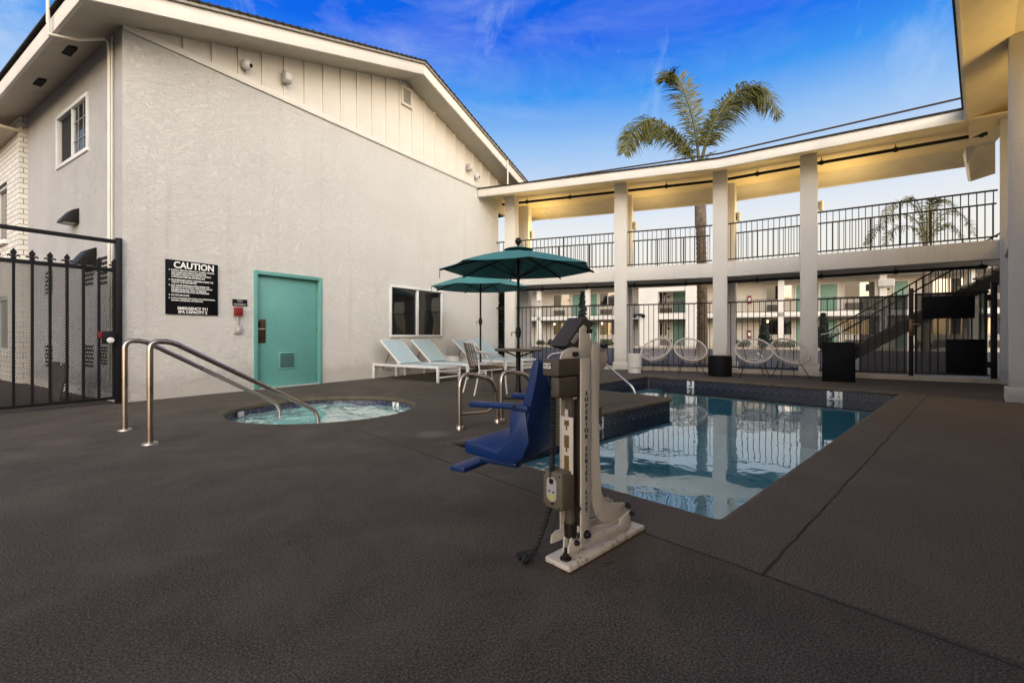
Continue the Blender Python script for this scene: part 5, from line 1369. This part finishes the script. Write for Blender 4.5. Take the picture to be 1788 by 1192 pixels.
# control box
cb = thing
ca0 = la(981,860,-.03)[0]
cbx = MB().box(ca0,ca0+.085,-.03,.072,.232,.385).build('control_box', LIFTB, lift, bevel=.010, seg=3)
MB().prism([(.005+.026*math.cos(2*PI*k/24), (.34 if math.sin(2*PI*k/24) > 0 else .285)+.022*math.sin(2*PI*k/24)) for k in range(24)], ca0-.0015, ca0-.0002, lambda a,z,d: (d,a+.018,z)).build('face_label', GREYP, cbx)
MB().lathe([(0,0),(.010,0),(.010,.006),(0,.008)],n=16).build('button', BLACK, cbx, loc=(ca0-.001,.022,.345)).rotation_euler = (0,-PI/2,0)
MB().prism([(.008,.27),(.022,.265),(.03,.285),(.022,.30),(.012,.292)], ca0-.003, ca0-.0016, lambda a,z,d: (d,a,z)).build('decal', YELL, cbx)
for (y,z) in ((.034,.305),(.012,.303),(.014,.258),(.022,.255)): MB().box(ca0-.003,ca0-.0016,y-.004,y+.004,z-.003,z+.003).build('decal_mark', BLACK, cbx)
for (y,z) in ((-.018,.245),(.06,.245),(-.018,.372),(.06,.372)): MB().lathe([(0,0),(.0035,0),(.0035,.003),(0,.003)],n=8).build('screw', BOLT, cbx, loc=(ca0-.0005,y,z)).rotation_euler = (0,-PI/2,0)
# bolts
bolt = MB().lathe([(0,0),(.017,0),(.017,.010),(.011,.012),(.010,.022),(0,.022)],n=14).mesh('bolt', BOLT)
for (px,py,k) in ((1021,931,1.0),(1004,946,.7),(1093,881,.8),(1100,895,.75),(1007,886,.6)):
    a, z = la(px,py,bN); o = link('bolt', bolt, lift, (a,bN-.004,z)); o.rotation_euler = (PI/2,0,0); o.scale = (k,k,k)
a, _ = la(978,972,0); MB().lathe([(0,0),(.024,0),(.024,.006),(.013,.010),(.013,.022),(.007,.026),(.006,.045),(0,.047)],n=16).build('anchor_bolt', BOLT, lift, loc=(-.245,-.012,.028))
MB().lathe([(0,0),(.024,0),(.024,.006),(.013,.010),(.013,.022),(0,.024)],n=16).build('anchor_bolt', BOLT, lift, loc=(.255,.02,.028))
# lettering, stacked upright
body = '\n'.join(list('SUPERIOR SERIES LIFT'))
zt2 = la(1020,682,bN)[1]; zb2 = la(1020,895,bN)[1]
text(body, .0255, 'lettering', LETTERK, lift, ((m0+m1)/2+.002,bN-.0075,(zt2+zb2)/2), weight=.0004, line=.955*(zt2-zb2)/19/.0255*1.0, sx=1.25)
# coiled cables
def coil(path, r, pitch, wr, name):
    path = bez([Vector(p) for p in path], 80); L = sum((path[i+1]-path[i]).length for i in range(80)); pts = []
    turns = L/pitch; n = int(turns*9); u = Vector((1,0,0))
    for k in range(n+1):
        f = k/n*80; i = min(int(f),79); p = path[i].lerp(path[i+1], f-i); t = (path[i+1]-path[i]).normalized()
        u = (u-t*u.dot(t)).normalized(); w = t.cross(u); a = 2*PI*k/9
        pts.append(p+(u*math.cos(a)+w*math.sin(a))*r)
    return MB().tube(pts, wr, 5).build(name, RUBBER, lift, sharp=90)
def ll(px, py, b): a, z = la(px,py,b); return (a,b,z)
coil([ll(968,640,.035),ll(966,720,.03),ll(965,790,.03),ll(963,838,.03)], .0095, .012, .0035, 'coiled_cable')
gq = G(905,972,.015)-lo_; gl_ = (gq.x*PD.x+gq.y*PD.y, gq.x*PQ.x+gq.y*PQ.y)
coil([(ca0+.02,.05,.23),(ca0-.0,.07,.14),(ca0-.03,.09,.05),(ca0-.07,.105,.017),(gl_[0]+.03,gl_[1]-.01,.016),(gl_[0],gl_[1],.016)], .010, .011, .0035, 'coiled_cable')
MB().tube(bez([Vector(q) for q in [(ca0+.04,.02,.235),(ca0+.02,.035,.14),(ca0-.02,.075,.07),(gl_[0]+.02,gl_[1]+.02,.02),(gl_[0],gl_[1],.016)]],30),.003,6).build('cable', RUBBER, lift)
MB().tube(bez([Vector(q) for q in [ll(956,657,.0),ll(964,680,-.01),ll(985,697,-.02)]],20),.0028,6).build('cable', RUBBER, lift)
# chair: local x across (away), y forward
chair_o = Vector((.085,2.2,0)); crot = math.atan2(.84,.54)
cz = chair_o - lo_; lx_, ly_ = cz.x*PD.x+cz.y*PD.y, cz.x*PQ.x+cz.y*PQ.y
prof = [(.395,.315),(.398,.36),(.385,.378),(.30,.372),(.2,.352),(.145,.362),(.10,.40),(.075,.47),(.045,.58),(.012,.70),(-.012,.79),(-.028,.812),(-.040,.812),(-.048,.79),(-.030,.69),(-.004,.58),(.022,.46),(.035,.37),(.06,.322),(.10,.298),(.2,.300)]
CW = .40
prof = [(v.x,v.y) for v in bez([Vector((a,b,0)) for a,b in prof+prof[:1]],110)[:-1]]
shell = MB().prism(prof, 0, CW, lambda y,z,x: (x,y,z)).build('chair', BLUE, lift, bevel=.004, seg=2, sharp=50, loc=(lx_,ly_,0), rotz=crot-PROT)
for x in (-.022,CW-.016):
    MB().prism([(.0,.562),(.05,.566),(.14,.570),(.355,.560),(.362,.580),(.345,.590),(.14,.598),(.04,.596),(.0,.594)], x, x+.04, lambda y,z,xx: (xx,y,z)).build('armrest', BLUE, shell, bevel=.008, seg=3)
    MB().prism([(.02,.568),(.105,.578),(.11,.46),(.13,.40),(.17,.365),(.2,.33),(.1,.31),(.04,.33),(.0,.42)], x+.012, x+.030, lambda y,z,xx: (xx,y,z)).build('side_panel', BLUE, shell, bevel=.005)
    MB().lathe([(0,0),(.008,0),(.008,.006),(0,.006)],n=10).build('bolt', BOLT, shell, loc=(x-.0,.075,.588)).rotation_euler = (0,-PI/2,0)
ft = MB().box(.0,.30,.40,.50,.205,.232).build('footrest', BLUE, shell, bevel=.006)
MB().box(.13,.19,.16,.40,.235,.262).build('footrest_stem', BLUE, shell, bevel=.006)
MB().box(.15,.25,-.11,-.06,.38,.70).build('mount_bracket', LIFTG, shell, bevel=.006)
MB().bar((.2,-.09,.54),(.30,-.24,.54),.05,.07).build('swing_arm', LIFTG, shell)

# twig by the lift base
tw = MB()
g = [G(1024,973,.004),G(1058,986,.006),G(1068,977,.006),G(1060,966,.01)]
tw.tube([tuple(p) for p in g],.0025,5); tw.tube([tuple(G(1050,980,.004)),tuple(G(1066,979,.01))],.002,5)
tag(tw.build('twig', WOOD), 'thin dry twig on the deck beside the lift base', 'twig')
tw = MB(); tw.tube([tuple(G(p,q,.004)) for p,q in ((1774,803),(1779,815),(1785,836))],.004,5); tag(tw.build('twig', WOOD), 'dark curved twig on the deck at far right', 'twig')
